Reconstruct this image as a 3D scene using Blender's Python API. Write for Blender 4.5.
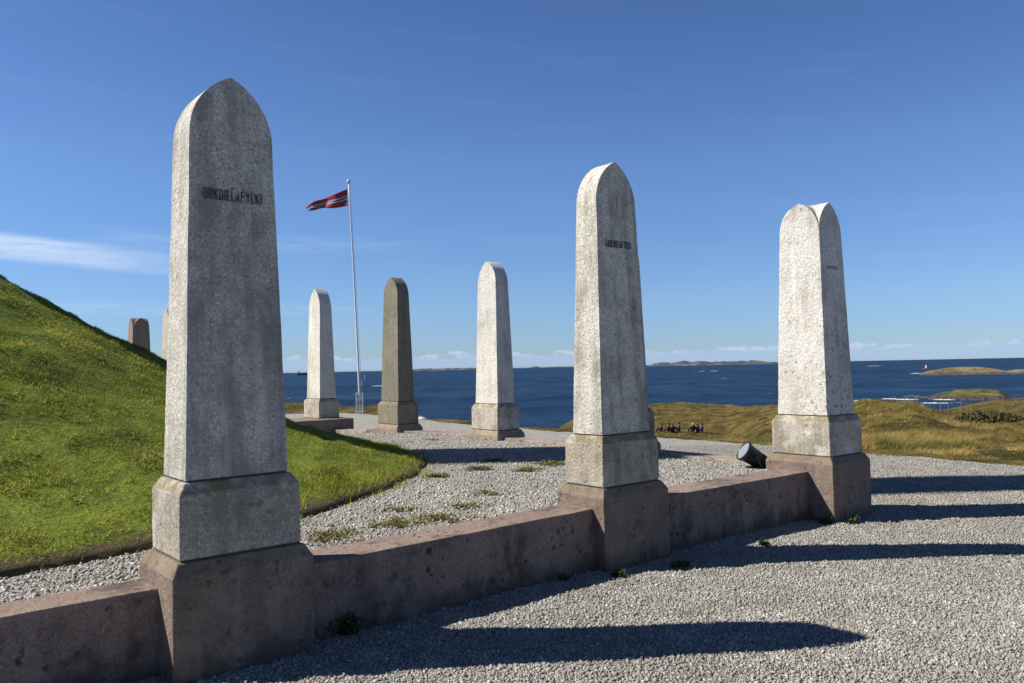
import bpy, math, random
import numpy as np
from mathutils import Vector, Matrix

for o in list(bpy.data.objects):
    bpy.data.objects.remove(o)
S = bpy.context.scene
COL = S.collection
rng = np.random.default_rng(7)
random.seed(7)
rad = math.radians

# ------------------------------------------------------------------ camera
F_PX, PITCH, ROLL, CAM_Z = 800.37, rad(1.80), rad(1.2045), 1.6
cd = bpy.data.cameras.new('camera')
cam = bpy.data.objects.new('camera', cd)
COL.objects.link(cam)
cd.sensor_width = 36.0
cd.lens = F_PX / 1024 * 36.0
cd.clip_start = 0.05
cd.clip_end = 120000
_up0 = Vector((0, -math.sin(PITCH), math.cos(PITCH)))
_fw = Vector((0, math.cos(PITCH), math.sin(PITCH)))
_c, _s = math.cos(ROLL), math.sin(ROLL)
_rt = Vector((1, 0, 0)) * _c - _up0 * _s
_up = Vector((1, 0, 0)) * _s + _up0 * _c
cam.matrix_world = Matrix(((_rt.x, _up.x, -_fw.x, 0), (_rt.y, _up.y, -_fw.y, 0),
                           (_rt.z, _up.z, -_fw.z, CAM_Z), (0, 0, 0, 1)))
S.camera = cam


def pix(px, py):
    """direction in the world of a photo pixel, used to survey the site"""
    a, b = px - 512.0, py - 341.5
    A, B = a * _c - b * _s, a * _s + b * _c
    u = -B / F_PX
    return np.array([A / F_PX, math.cos(PITCH) - u * math.sin(PITCH), math.sin(PITCH) + u * math.cos(PITCH)])


def height_at(px, py, d):
    """world height of the point seen at a pixel when it stands d metres away"""
    r = pix(px, py)
    return CAM_Z + d * r[2] / math.hypot(r[0], r[1])


def az_of(px, py=400):
    r = pix(px, py)
    return math.degrees(math.atan2(r[0], r[1]))


# ------------------------------------------------------------------ sun, sky, exposure
SUN_EL, SUN_AZ = rad(42.5), rad(1.5)
tr = Vector((math.cos(SUN_EL) * math.cos(SUN_AZ), math.cos(SUN_EL) * math.sin(SUN_AZ), -math.sin(SUN_EL)))
sd = bpy.data.lights.new('sun', 'SUN')
sd.energy = 5.0
sd.angle = rad(0.5)
sd.color = (1.0, 0.94, 0.85)
sun = bpy.data.objects.new('sun', sd)
COL.objects.link(sun)
sun.rotation_euler = tr.to_track_quat('-Z', 'Y').to_euler()
sun.location = (-30, 10, 30)

W = bpy.data.worlds.new('World')
S.world = W
W.use_nodes = True
wt = W.node_tree
wt.nodes.clear()


class NT:
    def __init__(s, t):
        s.t = t

    def n(s, typ, **kw):
        nd = s.t.nodes.new(typ)
        for k, v in kw.items():
            setattr(nd, k, v)
        return nd

    def put(s, sock, v):
        if v is None:
            return
        if isinstance(v, bpy.types.NodeSocket):
            s.t.links.new(v, sock)
        else:
            if sock.type == 'RGBA' and len(v) == 3:
                v = (*v, 1)
            sock.default_value = v

    def math(s, op, a, b=None, c=None, clamp=False):
        m = s.n('ShaderNodeMath', operation=op)
        m.use_clamp = clamp
        for i, v in enumerate((a, b, c)):
            s.put(m.inputs[i], v)
        return m.outputs[0]

    def mix(s, f, a, b, mode='MIX'):
        m = s.n('ShaderNodeMix', data_type='RGBA', blend_type=mode)
        s.put(m.inputs[0], f)
        s.put(m.inputs[6], a)
        s.put(m.inputs[7], b)
        return m.outputs[2]

    def ss(s, v, lo, hi, a=0.0, b=1.0):
        m = s.n('ShaderNodeMapRange', interpolation_type='SMOOTHSTEP')
        for i, q in enumerate((v, lo, hi, a, b)):
            s.put(m.inputs[i], q)
        return m.outputs[0]

    def noise(s, vec, scale, detail=4, rough=0.55, w=None, dist=0.0):
        m = s.n('ShaderNodeTexNoise')
        s.put(m.inputs['Vector'], vec)
        m.inputs['Scale'].default_value = scale
        m.inputs['Detail'].default_value = detail
        m.inputs['Roughness'].default_value = rough
        m.inputs['Distortion'].default_value = dist
        return m.outputs['Fac']

    def voro(s, vec, scale, feature='F1', out='Distance', rnd=1.0):
        m = s.n('ShaderNodeTexVoronoi', feature=feature)
        s.put(m.inputs['Vector'], vec)
        m.inputs['Scale'].default_value = scale
        m.inputs['Randomness'].default_value = rnd
        return m.outputs[out]

    def mapping(s, vec, loc=(0, 0, 0), rot=(0, 0, 0), scale=(1, 1, 1)):
        m = s.n('ShaderNodeMapping')
        s.put(m.inputs[0], vec)
        m.inputs[1].default_value = loc
        m.inputs[2].default_value = rot
        m.inputs[3].default_value = scale
        return m.outputs[0]

    def ramp(s, f, stops):
        m = s.n('ShaderNodeValToRGB')
        s.put(m.inputs[0], f)
        el = m.color_ramp.elements
        while len(el) < len(stops):
            el.new(0.5)
        for e, (p, c) in zip(el, stops):
            e.position = p
            e.color = (*c, 1)
        return m.outputs[0]

    def bump(s, h, strength=0.5, dist=0.01, normal=None):
        m = s.n('ShaderNodeBump')
        m.inputs['Strength'].default_value = strength
        m.inputs['Distance'].default_value = dist
        s.put(m.inputs['Height'], h)
        s.put(m.inputs['Normal'], normal)
        return m.outputs[0]


k = NT(wt)
sky = k.n('ShaderNodeTexSky', sky_type='NISHITA')
sky.sun_disc = False
sky.sun_elevation = SUN_EL
# Nishita: rotation 0 puts the sun towards +Y, positive turns it clockwise seen from above
sky.sun_rotation = math.atan2(-tr.x, -tr.y)
sky.altitude = 10
sky.air_density = 1.0
sky.dust_density = 0.0
sky.ozone_density = 3.0
tc = k.n('ShaderNodeTexCoord').outputs['Generated']
sp = k.n('ShaderNodeSeparateXYZ')
k.put(sp.inputs[0], tc)
x_, y_, z_ = sp.outputs
el = k.math('MULTIPLY', k.math('ARCSINE', z_), 57.2958)
az = k.math('MULTIPLY', k.math('ARCTAN2', x_, y_), 57.2958)


def comb(a, b, c=0.0):
    m = k.n('ShaderNodeCombineXYZ')
    k.put(m.inputs[0], a)
    k.put(m.inputs[1], b)
    k.put(m.inputs[2], c)
    return m.outputs[0]


# cloud bank low on the horizon, with puffs along its top
v1 = comb(k.math('MULTIPLY', az, 0.55), k.math('MULTIPLY', el, 1.5))
n1 = k.noise(v1, 1.0, 6, 0.6)
v1b = comb(k.math('MULTIPLY', az, 0.16), k.math('MULTIPLY', el, 0.6), 4.0)
n1b = k.noise(v1b, 1.0, 4, 0.5)
top = k.math('ADD', k.math('MULTIPLY', n1, 1.3), k.math('MULTIPLY', n1b, 1.1))
top = k.math('ADD', top, -0.22)
bank = k.math('MULTIPLY', k.ss(k.math('SUBTRACT', top, el), -0.06, 0.2), k.ss(el, -0.1, 0.1))
puff = k.math('MULTIPLY', bank, k.ss(k.math('SUBTRACT', top, el), 0.45, 0.05))
puff = k.math('MULTIPLY', puff, k.ss(n1, 0.46, 0.6))
# long thin veils, lying flat, stronger at the left
v2 = comb(k.math('MULTIPLY', az, 0.055), k.math('MULTIPLY', k.math('ADD', el, k.math('MULTIPLY', az, 0.07)), 0.62), 9.0)
n2 = k.noise(v2, 1.0, 5, 0.55)
fine = k.noise(comb(k.math('MULTIPLY', az, 0.25), k.math('MULTIPLY', el, 2.2), 2.0), 1.0, 5, 0.6)
line = k.math('ADD', el, k.math('MULTIPLY', k.math('ADD', az, 32.0), 0.075))      # the streak sinks to the right
streak = k.math('MULTIPLY', k.ss(line, 6.85, 7.5), k.ss(line, 8.9, 8.3))
streak = k.math('MULTIPLY', streak, k.ss(az, -19.0, -31.0))
streak = k.math('MULTIPLY', streak, k.ss(fine, 0.2, 0.62, 0.35, 1.0))
streak2 = k.math('MULTIPLY', k.ss(el, 3.7, 4.2), k.ss(el, 4.9, 4.3))
streak2 = k.math('MULTIPLY', streak2, k.ss(az, -5.0, -24.0))
streak2 = k.math('MULTIPLY', streak2, k.ss(fine, 0.35, 0.65))
streak3 = k.math('MULTIPLY', k.ss(el, 7.9, 8.5), k.ss(el, 9.7, 8.7))
streak3 = k.math('MULTIPLY', streak3, k.math('MULTIPLY', k.ss(az, -30.0, -24.0), k.ss(az, -4.0, -14.0)))
streak3 = k.math('MULTIPLY', streak3, k.ss(fine, 0.3, 0.7))
veil = k.math('MULTIPLY', k.ss(n2, 0.5, 0.78), k.math('MULTIPLY', k.ss(el, 1.0, 6.0), k.ss(el, 60.0, 20.0)))
cl = k.math('ADD', k.math('MULTIPLY', streak, 0.68), k.math('MULTIPLY', veil, 0.035))
cl = k.math('ADD', cl, k.math('MULTIPLY', streak2, 0.25))
cl = k.math('ADD', cl, k.math('MULTIPLY', streak3, 0.16), clamp=True)
# clear maritime air: deeper blue than the model's, most of all near the sea
tint = k.ramp(k.math('DIVIDE', k.math('MAXIMUM', el, 0.0), 90.0), [(0.0, (.61, .88, 1.48)), (.05, (.81, 1.05, 1.52)), (.15, (.94, 1.16, 1.56)), (.32, (.76, .97, 1.37)), (.5, (.32, .46, .70)), (1.0, (.24, .36, .57))])
base_sky = k.mix(1.0, sky.outputs[0], tint, 'MULTIPLY')
c1 = k.mix(cl, base_sky, (9.2, 10.6, 12.8))
c2 = k.mix(k.math('MULTIPLY', bank, 0.6), c1, (5.4, 7.2, 10.6))
c3 = k.mix(k.math('MULTIPLY', puff, 0.6), c2, (8.4, 9.9, 12.2))
bg = k.n('ShaderNodeBackground')
k.put(bg.inputs[0], c3)
bg.inputs[1].default_value = 0.05
wo = k.n('ShaderNodeOutputWorld')
wt.links.new(bg.outputs[0], wo.inputs[0])

S.view_settings.view_transform = 'Standard'
S.view_settings.look = 'None'
S.view_settings.exposure = 0.65
S.view_settings.gamma = 1.0


# ------------------------------------------------------------------ object helpers
def tag(o, label=None, cat=None, group=None, kind=None):
    if label: o['label'] = label
    if cat: o['category'] = cat
    if group: o['group'] = group
    if kind: o['kind'] = kind
    return o


def thing(name, label, cat, loc=(0, 0, 0), rz=0.0, group=None):
    o = bpy.data.objects.new(name, None)
    COL.objects.link(o)
    o.location = loc
    o.rotation_euler = (0, 0, rz)
    o.empty_display_size = 0.2
    return tag(o, label, cat, group)


def mesh_obj(name, V, F, mat=None, parent=None, smooth=False):
    me = bpy.data.meshes.new(name)
    me.from_pydata([tuple(map(float, v)) for v in V], [], [tuple(map(int, f)) for f in F])
    me.update()
    if mat: me.materials.append(mat)
    if smooth: me.shade_smooth()
    o = bpy.data.objects.new(name, me)
    COL.objects.link(o)
    if parent: o.parent = parent
    return o


def poly_obj(name, V, n_per, mat, parent=None):
    """many equal polygons (n_per corners each, corner i uses vertex i) from a numpy array"""
    V = np.asarray(V, np.float32).reshape(-1, 3)
    nv = len(V)
    nf = nv // n_per
    me = bpy.data.meshes.new(name)
    me.vertices.add(nv)
    me.vertices.foreach_set('co', V.ravel())
    me.loops.add(nv)
    me.loops.foreach_set('vertex_index', np.arange(nv, dtype=np.int32))
    me.polygons.add(nf)
    me.polygons.foreach_set('loop_start', np.arange(0, nv, n_per, dtype=np.int32))
    me.update(calc_edges=True)
    me.materials.append(mat)
    o = bpy.data.objects.new(name, me)
    COL.objects.link(o)
    if parent: o.parent = parent
    return o


def index_obj(name, V, F, mat, parent=None, smooth=False):
    """numpy verts (n,3) and equal-sized faces (m,k)"""
    V = np.asarray(V, np.float32)
    F = np.asarray(F, np.int32)
    me = bpy.data.meshes.new(name)
    me.vertices.add(len(V))
    me.vertices.foreach_set('co', V.ravel())
    me.loops.add(F.size)
    me.loops.foreach_set('vertex_index', F.ravel())
    me.polygons.add(len(F))
    me.polygons.foreach_set('loop_start', np.arange(0, F.size, F.shape[1], dtype=np.int32))
    me.update(calc_edges=True)
    me.materials.append(mat)
    if smooth: me.shade_smooth()
    o = bpy.data.objects.new(name, me)
    COL.objects.link(o)
    if parent: o.parent = parent
    return o


def grid_faces(nu, nv, wrap=False):
    i = np.arange(nu if wrap else nu - 1)[:, None]
    j = np.arange(nv - 1)[None, :]
    i2 = (i + 1) % nu
    f = np.stack([i * nv + j, i2 * nv + j, i2 * nv + j + 1, i * nv + j + 1], -1)
    return f.reshape(-1, 4)


def bevel(o, w, seg=2, ang=30):
    m = o.modifiers.new('bevel', 'BEVEL')
    m.width = w
    m.segments = seg
    m.limit_method = 'ANGLE'
    m.angle_limit = rad(ang)
    m.harden_normals = False
    return o


def tube(pts, radii, n=10, cap=True):
    pts = [Vector(p) for p in pts]
    if not hasattr(radii, '__len__'): radii = [radii] * len(pts)
    V, F = [], []
    for i, p in enumerate(pts):
        d = (pts[min(i + 1, len(pts) - 1)] - pts[max(i - 1, 0)]).normalized()
        a = Vector((0, 0, 1)) if abs(d.z) < 0.9 else Vector((1, 0, 0))
        s = d.cross(a).normalized()
        t = s.cross(d)
        for q in range(n):
            w = 2 * math.pi * q / n
            V.append(p + (s * math.cos(w) + t * math.sin(w)) * radii[i])
    for i in range(len(pts) - 1):
        for q in range(n):
            F.append((i * n + q, i * n + (q + 1) % n, (i + 1) * n + (q + 1) % n, (i + 1) * n + q))
    if cap:
        F.append(tuple(range(n))[::-1])
        F.append(tuple(range((len(pts) - 1) * n, len(pts) * n)))
    return V, F


def box(x0, x1, y0, y1, z0, z1):
    V = [(x, y, z) for z in (z0, z1) for y in (y0, y1) for x in (x0, x1)]
    return V, [(0, 2, 3, 1), (4, 5, 7, 6), (0, 1, 5, 4), (2, 6, 7, 3), (0, 4, 6, 2), (1, 3, 7, 5)]


def merge(*parts):
    V, F = [], []
    for v, f in parts:
        b = len(V)
        V += [tuple(q) for q in v]
        F += [tuple(i + b for i in q) for q in f]
    return V, F


# value noise on arrays (for terrain and stone surfaces)
_tab = np.random.default_rng(3).random((256, 256)).astype(np.float64)


def vnoise(x, y):
    xi, yi = np.floor(x).astype(int), np.floor(y).astype(int)
    fx, fy = x - xi, y - yi
    fx, fy = fx * fx * (3 - 2 * fx), fy * fy * (3 - 2 * fy)
    g = lambda a, b: _tab[a & 255, b & 255]
    return (g(xi, yi) * (1 - fx) + g(xi + 1, yi) * fx) * (1 - fy) + (g(xi, yi + 1) * (1 - fx) + g(xi + 1, yi + 1) * fx) * fy


def fbm(x, y, o=4):
    s, a, t = 0.0, 1.0, 0.0
    for i in range(o):
        s = s + a * vnoise(x * 2 ** i + 17.3 * i, y * 2 ** i + 5.1 * i)
        t += a
        a *= 0.5
    return s / t - 0.5


# ------------------------------------------------------------------ materials
def new_mat(name):
    m = bpy.data.materials.new(name)
    m.use_nodes = True
    t = m.node_tree
    t.nodes.clear()
    q = NT(t)
    b = q.n('ShaderNodeBsdfPrincipled')
    o = q.n('ShaderNodeOutputMaterial')
    t.links.new(b.outputs[0], o.inputs[0])
    return m, q, b


def granite(name, base, dark, lichen, lichen_amt=0.35, speck=0.5, stain=0.5, seed=0.0, pale=None, pale_amt=0.0, bump=0.9, grain=1.0, spots=.5, moss=0.0, crust_shade=0.0, foot=0.0, runs=0.0):
    m, q, b = new_mat(name)
    P = q.mapping(q.n('ShaderNodeTexCoord').outputs['Object'], loc=(seed * 3.1, seed * 1.7, seed))
    g1 = q.noise(P, 60 * grain, 4, 0.75)
    g2 = q.voro(P, 110 * grain, out='Color')
    gsep = q.n('ShaderNodeSeparateColor')
    q.put(gsep.inputs[0], g2)
    sp1 = q.ss(g1, 0.52, 0.64)
    sp2 = q.ss(gsep.outputs[0], 0.72, 0.92)
    big = q.noise(P, 2.3, 5, 0.6)
    med = q.noise(P, 9, 5, 0.65)
    # streaks that run down the stone
    Pv = q.mapping(P, scale=(9, 9, 0.8))
    run = q.noise(Pv, 1.0, 5, 0.6)
    c = q.mix(q.math('MULTIPLY', sp1, speck), base, dark)
    c = q.mix(q.math('MULTIPLY', sp2, speck * 0.8), c, tuple(min(.85, v * 1.8) for v in base))
    st = q.math('MULTIPLY', q.ss(q.math('ADD', q.math('MULTIPLY', run, 0.6), q.math('MULTIPLY', big, 0.5)), 0.5, 0.72), stain)
    c = q.mix(st, c, tuple(v * 0.8 + d * 0.2 for v, d in zip(dark, base)))
    if runs:
        # pale runs of leached lime, following the rain down the stone
        rn = q.noise(q.mapping(P, loc=(3, 9, 4), scale=(7, 7, .55)), 1.0, 6, .68, dist=.6)
        c = q.mix(q.math('MULTIPLY', q.ss(rn, .54, .66), runs), c, tuple(min(.8, v * 1.35) for v in base))
    li = q.math('MULTIPLY', q.ss(q.math('ADD', q.math('MULTIPLY', big, 0.55), q.math('MULTIPLY', med, 0.5)), 0.52, 0.66), lichen_amt)
    c = q.mix(li, c, lichen)
    if pale is not None:
        pa = q.math('MULTIPLY', q.ss(q.noise(q.mapping(P, loc=(4, 2, 7)), 4.2, 6, 0.68), 0.5, 0.66), pale_amt)
        c = q.mix(pa, c, pale)
    # crusts of dark lichen in separate spots, thickest here and there
    sv = q.math('ADD', q.voro(q.mapping(P, loc=(6, 1, 3)), 15), q.math('MULTIPLY', q.math('SUBTRACT', q.noise(P, 34, 4, .7), 0.5), 1.3))
    so = q.math('MULTIPLY', q.ss(sv, .30, .20), q.math('MULTIPLY', q.ss(q.noise(q.mapping(P, loc=(1, 8, 2)), 3.0, 3, .6), .5 - .06 * spots, .60), spots))
    c = q.mix(so, c, tuple(v * .75 for v in dark))
    # moss and grime settle on ledges
    gn = q.n('ShaderNodeSeparateXYZ')
    q.put(gn.inputs[0], q.n('ShaderNodeNewGeometry').outputs['Normal'])
    mo = q.math('MULTIPLY', q.math('MULTIPLY', q.ss(gn.outputs[2], .25, .6), q.ss(med, .38, .58)), moss)
    c = q.mix(mo, c, (.17, .145, .06))
    if crust_shade:
        # grey black crust and painted shade in blotches on the face with the name
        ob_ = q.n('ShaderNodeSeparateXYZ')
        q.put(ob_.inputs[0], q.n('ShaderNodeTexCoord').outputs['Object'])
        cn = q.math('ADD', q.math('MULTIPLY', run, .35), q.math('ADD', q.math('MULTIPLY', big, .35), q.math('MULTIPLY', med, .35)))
        cr = q.math('MULTIPLY', q.math('MULTIPLY', q.ss(ob_.outputs[1], -.09, -.12), q.ss(cn, .44, .60)), crust_shade)
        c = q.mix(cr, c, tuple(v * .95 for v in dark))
    if foot:
        # soil splash and damp along the ground line
        fz = q.n('ShaderNodeSeparateXYZ')
        q.put(fz.inputs[0], q.n('ShaderNodeTexCoord').outputs['Object'])
        fh = q.math('ADD', fz.outputs[2], q.math('MULTIPLY', q.math('SUBTRACT', q.noise(q.mapping(P, scale=(1, 1, .4)), 7, 5, .65), .5), .55))
        c = q.mix(q.math('MULTIPLY', q.ss(fh, .16, -.04), foot), c, (.055, .046, .038))
    # small dark pits and spots
    pit = q.math('MULTIPLY', q.ss(q.voro(q.mapping(P, loc=(2, 5, 1)), 13), 0.16, 0.07), 0.35 * stain)
    c = q.mix(pit, c, tuple(v * 0.5 for v in dark))
    tone = q.noise(P, 0.9, 3, 0.5)
    c = q.mix(0.5, c, q.mix(tone, (0.62, 0.62, 0.62), (1.35, 1.35, 1.35)), 'MULTIPLY')
    q.put(b.inputs['Base Color'], c)
    b.inputs['Roughness'].default_value = 0.88
    b.inputs['Specular IOR Level'].default_value = 0.25
    h = q.math('ADD', q.math('MULTIPLY', g1, 0.5), q.math('MULTIPLY', med, 1.1))
    h = q.math('SUBTRACT', h, q.math('MULTIPLY', pit, 1.5))
    h = q.math('ADD', h, q.math('MULTIPLY', q.noise(P, 38, 4, 0.7), 0.9))
    q.put(b.inputs['Normal'], q.bump(h, bump, 0.012))
    return m


M = {}
LICH = (0.30, 0.27, 0.15)
M['carve'], q, b = new_mat('carved_letters')
q.put(b.inputs['Base Color'], (0.05, 0.048, 0.046))
b.inputs['Roughness'].default_value = 0.9


def simple(name, col, rough=0.6, metal=0.0, var=0.25, scale=12, bump=0.0):
    m, q, b = new_mat(name)
    P = q.n('ShaderNodeTexCoord').outputs['Object']
    nz = q.noise(P, scale, 5, 0.6)
    c = q.mix(nz, tuple(v * (1 - var) for v in col), tuple(min(1, v * (1 + var)) for v in col))
    q.put(b.inputs['Base Color'], c)
    b.inputs['Roughness'].default_value = rough
    b.inputs['Metallic'].default_value = metal
    if bump:
        q.put(b.inputs['Normal'], q.bump(nz, bump, 0.01))
    return m


def island_mat(name, stops, rough=0.85, spec=0.3, field=None, trans=0.0):
    """one random tone for every stone or blade, shifted by a slow field across the ground"""
    m, q, b = new_mat(name)
    geo = q.n('ShaderNodeNewGeometry')
    r = geo.outputs['Random Per Island']
    if field:
        sc, amt = field
        n = q.noise(geo.outputs['Position'], sc, 5, 0.6)
        n = q.math('ADD', q.math('MULTIPLY', n, .45), q.math('MULTIPLY', q.noise(geo.outputs['Position'], sc * 4.0, 4, .6), .55))
        r = q.math('ADD', q.math('MULTIPLY', r, 1 - amt), q.math('MULTIPLY', q.ss(n, 0.36, 0.64), amt))
    q.put(b.inputs['Base Color'], q.ramp(r, stops))
    b.inputs['Roughness'].default_value = rough
    b.inputs['Specular IOR Level'].default_value = spec
    if trans:
        # blades stand in a dense mat: light them mostly along the mat's own normal
        vm = q.n('ShaderNodeVectorMath', operation='MULTIPLY_ADD')
        q.put(vm.inputs[0], geo.outputs['Normal'])
        vm.inputs[1].default_value = (.55, .55, .55)
        vm.inputs[2].default_value = (0, -.12, .75)
        vn = q.n('ShaderNodeVectorMath', operation='NORMALIZE')
        q.put(vn.inputs[0], vm.outputs[0])
        q.put(b.inputs['Normal'], vn.outputs[0])
        tl = q.n('ShaderNodeBsdfTranslucent')
        m.node_tree.links.new(b.inputs['Base Color'].links[0].from_socket, tl.inputs[0])
        mx_ = q.n('ShaderNodeMixShader')
        mx_.inputs[0].default_value = trans
        out = [n for n in m.node_tree.nodes if n.type == 'OUTPUT_MATERIAL'][0]
        m.node_tree.links.new(b.outputs[0], mx_.inputs[1])
        m.node_tree.links.new(tl.outputs[0], mx_.inputs[2])
        m.node_tree.links.new(mx_.outputs[0], out.inputs[0])
    return m


M['stones'] = island_mat('gravel_stones', [(0.0, (0.150, 0.143, 0.127)), (0.3, (0.240, 0.229, 0.203)), (0.65, (0.330, 0.315, 0.280)), (0.88, (0.420, 0.402, 0.360)), (1.0, (0.580, 0.560, 0.515))], 0.85, 0.2, (0.9, .25))
M['lawn'] = island_mat('lawn_blades', [(0.0, (0.056, 0.068, 0.010)), (0.3, (0.198, 0.226, 0.021)), (0.7, (0.353, 0.363, 0.034)), (1.0, (0.618, 0.521, 0.117))], 0.6, 0.25, (0.55, 0.5), .3)
M['dune_blades'] = island_mat('dune_grass_blades', [(0.0, (0.034, 0.043, 0.011)), (0.28, (0.116, 0.120, 0.028)), (0.55, (0.261, 0.202, 0.055)), (0.8, (0.416, 0.285, 0.100)), (1.0, (0.645, 0.445, 0.197))], 0.7, 0.2, (0.42, 0.6), .25)
M['weed'] = island_mat('weed_leaves', [(0.0, (0.020, 0.035, 0.010)), (0.6, (0.045, 0.07, 0.018)), (1.0, (0.09, 0.10, 0.03))], 0.6, 0.25)
M['scrub'] = island_mat('scrub_leaves', [(0.0, (0.03, 0.032, 0.014)), (0.6, (0.07, 0.066, 0.028)), (1.0, (0.16, 0.13, 0.055))], 0.8, 0.1)
M['dryweed'] = island_mat('dry_weed_leaves', [(0.0, (0.07, 0.075, 0.022)), (0.6, (0.16, 0.14, 0.045)), (1.0, (0.27, 0.22, 0.09))], 0.7, 0.2)


def ground_gravel(name):
    m, q, b = new_mat(name)
    P = q.n('ShaderNodeNewGeometry').outputs['Position']
    v = q.n('ShaderNodeTexVoronoi', feature='F1')
    q.put(v.inputs['Vector'], P)
    v.inputs['Scale'].default_value = 70
    s = q.n('ShaderNodeSeparateColor')
    q.put(s.inputs[0], v.outputs['Color'])
    c = q.ramp(s.outputs[0], [(0, (0.120, 0.116, 0.100)), (0.5, (0.325, 0.308, 0.274)), (1, (0.602, 0.577, 0.517))])
    big = q.noise(P, 0.8, 4, 0.6)
    c = q.mix(0.35, c, q.mix(big, (0.6, 0.6, 0.6), (1.3, 1.3, 1.27)), 'MULTIPLY')
    q.put(b.inputs['Base Color'], c)
    b.inputs['Roughness'].default_value = 0.9
    h = q.math('SUBTRACT', 1.0, v.outputs['Distance'])
    q.put(b.inputs['Normal'], q.bump(h, 0.9, 0.03))
    return m


def ground_soil(name, stops, sc, bump=0.8, bd=0.05):
    m, q, b = new_mat(name)
    P = q.n('ShaderNodeNewGeometry').outputs['Position']
    n1 = q.noise(P, sc, 6, 0.65)
    n2 = q.noise(P, sc * 9, 5, 0.7)
    f = q.math('ADD', q.math('MULTIPLY', n1, 0.65), q.math('MULTIPLY', n2, 0.35))
    q.put(b.inputs['Base Color'], q.ramp(q.ss(f, 0.3, 0.7), stops))
    b.inputs['Roughness'].default_value = 0.95
    b.inputs['Specular IOR Level'].default_value = 0.1
    q.put(b.inputs['Normal'], q.bump(n2, bump, bd))
    return m


def ground_turf(name, stops, sc):
    """thatch under the blades; bare brown soil where the turf stops at the gravel"""
    m, q, b = new_mat(name)
    P = q.n('ShaderNodeNewGeometry').outputs['Position']
    n1, n2 = q.noise(P, sc, 6, .65), q.noise(P, sc * 12, 5, .7)
    c = q.ramp(q.ss(q.math('ADD', q.math('MULTIPLY', n1, .6), q.math('MULTIPLY', n2, .4)), .3, .7), stops)
    rim = q.n('ShaderNodeAttribute', attribute_name='rim').outputs['Fac']
    e = q.ss(q.math('ADD', rim, q.math('MULTIPLY', q.math('SUBTRACT', q.noise(P, 5, 4, .7), .5), .05)), .978, .995)
    q.put(b.inputs['Base Color'], q.mix(e, c, q.mix(n2, (.045, .036, .020), (.15, .118, .066))))
    b.inputs['Roughness'].default_value = .95
    b.inputs['Specular IOR Level'].default_value = .1
    q.put(b.inputs['Normal'], q.bump(n2, .9, .05))
    return m


M['gravel'] = ground_gravel('gravel_ground')
M['turf'] = ground_turf('mound_turf', [(0, (0.037, 0.046, 0.011)), (0.5, (0.132, 0.173, 0.023)), (1, (0.226, 0.269, 0.040))], 1.8)
M['dune'] = ground_soil('dune_ground', [(0, (0.035, 0.038, 0.011)), (0.35, (0.097, 0.083, 0.022)), (0.65, (0.196, 0.141, 0.044)), (1, (0.321, 0.219, 0.084))], 0.5, 1.0, 0.6)
M['rock'] = ground_soil('shore_rock', [(0, (0.025, 0.023, 0.023)), (0.5, (0.075, 0.068, 0.063)), (1, (0.19, 0.172, 0.155))], 0.35, 1.0, 0.3)
M['islet'] = None


def islet_mat(name, grass_stops, rock_hi, low, high, sc):
    """bare rock near the water line, grass above it"""
    m, q, b = new_mat(name)
    P = q.n('ShaderNodeNewGeometry').outputs['Position']
    s = q.n('ShaderNodeSeparateXYZ')
    q.put(s.inputs[0], P)
    n1 = q.noise(P, sc, 6, 0.65)
    n2 = q.noise(P, sc * 6, 5, 0.7)
    g = q.ramp(q.ss(q.math('ADD', q.math('MULTIPLY', n1, 0.6), q.math('MULTIPLY', n2, 0.4)), 0.33, 0.67), grass_stops)
    r = q.ramp(q.ss(n2, 0.3, 0.7), [(0, tuple(v * 0.25 for v in rock_hi)), (1, rock_hi)])
    hz = q.math('ADD', s.outputs[2], q.math('MULTIPLY', q.math('SUBTRACT', n1, 0.5), (high - low) * 2.2))
    q.put(b.inputs['Base Color'], q.mix(q.ss(hz, low, high), r, g))
    b.inputs['Roughness'].default_value = 0.95
    b.inputs['Specular IOR Level'].default_value = 0.1
    q.put(b.inputs['Normal'], q.bump(n2, 1.0, 0.6))
    return m


SEA_Z = -11.0


def water():
    m, q, b = new_mat('sea_water')
    P = q.n('ShaderNodeNewGeometry').outputs['Position']
    Pw = q.mapping(P, rot=(0, 0, rad(8)), scale=(0.35, 1, 1))
    w1 = q.noise(Pw, 0.20, 6, 0.68)
    w2 = q.noise(q.mapping(P, rot=(0, 0, rad(-14)), scale=(0.5, 1, 1)), 0.9, 5, 0.7)
    w3 = q.noise(q.mapping(P, scale=(0.25, 1, 1)), 0.018, 5, 0.6)
    cap_n = q.noise(q.mapping(P, scale=(1, .1, 1), loc=(31, 7, 0)), 0.22, 4, 0.6)
    cap = q.math('MULTIPLY', q.ss(cap_n, 0.712, 0.735), .85)
    w4 = q.noise(q.mapping(P, scale=(0.6, .25, 1)), .09, 5, .7)
    swell = q.ss(q.math('ADD', q.math('MULTIPLY', w3, .45), q.math('MULTIPLY', w4, .55)), 0.36, 0.64)
    tone = q.math('ADD', q.math('MULTIPLY', swell, 0.8), q.math('MULTIPLY', q.ss(w1, 0.3, 0.7), 0.25))
    deep = q.mix(tone, (0.000, 0.006, 0.021), (0.014, 0.044, 0.097))
    q.put(b.inputs['Base Color'], q.mix(cap, deep, (0.75, 0.78, 0.8)))
    b.inputs['Roughness'].default_value = 0.45
    b.inputs['IOR'].default_value = 1.33
    b.inputs['Specular IOR Level'].default_value = 0.16
    h = q.math('ADD', q.math('MULTIPLY', w1, 1.6), q.math('MULTIPLY', w2, 0.4))
    q.put(b.inputs['Normal'], q.bump(h, 1.0, 0.9))
    return m


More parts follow.
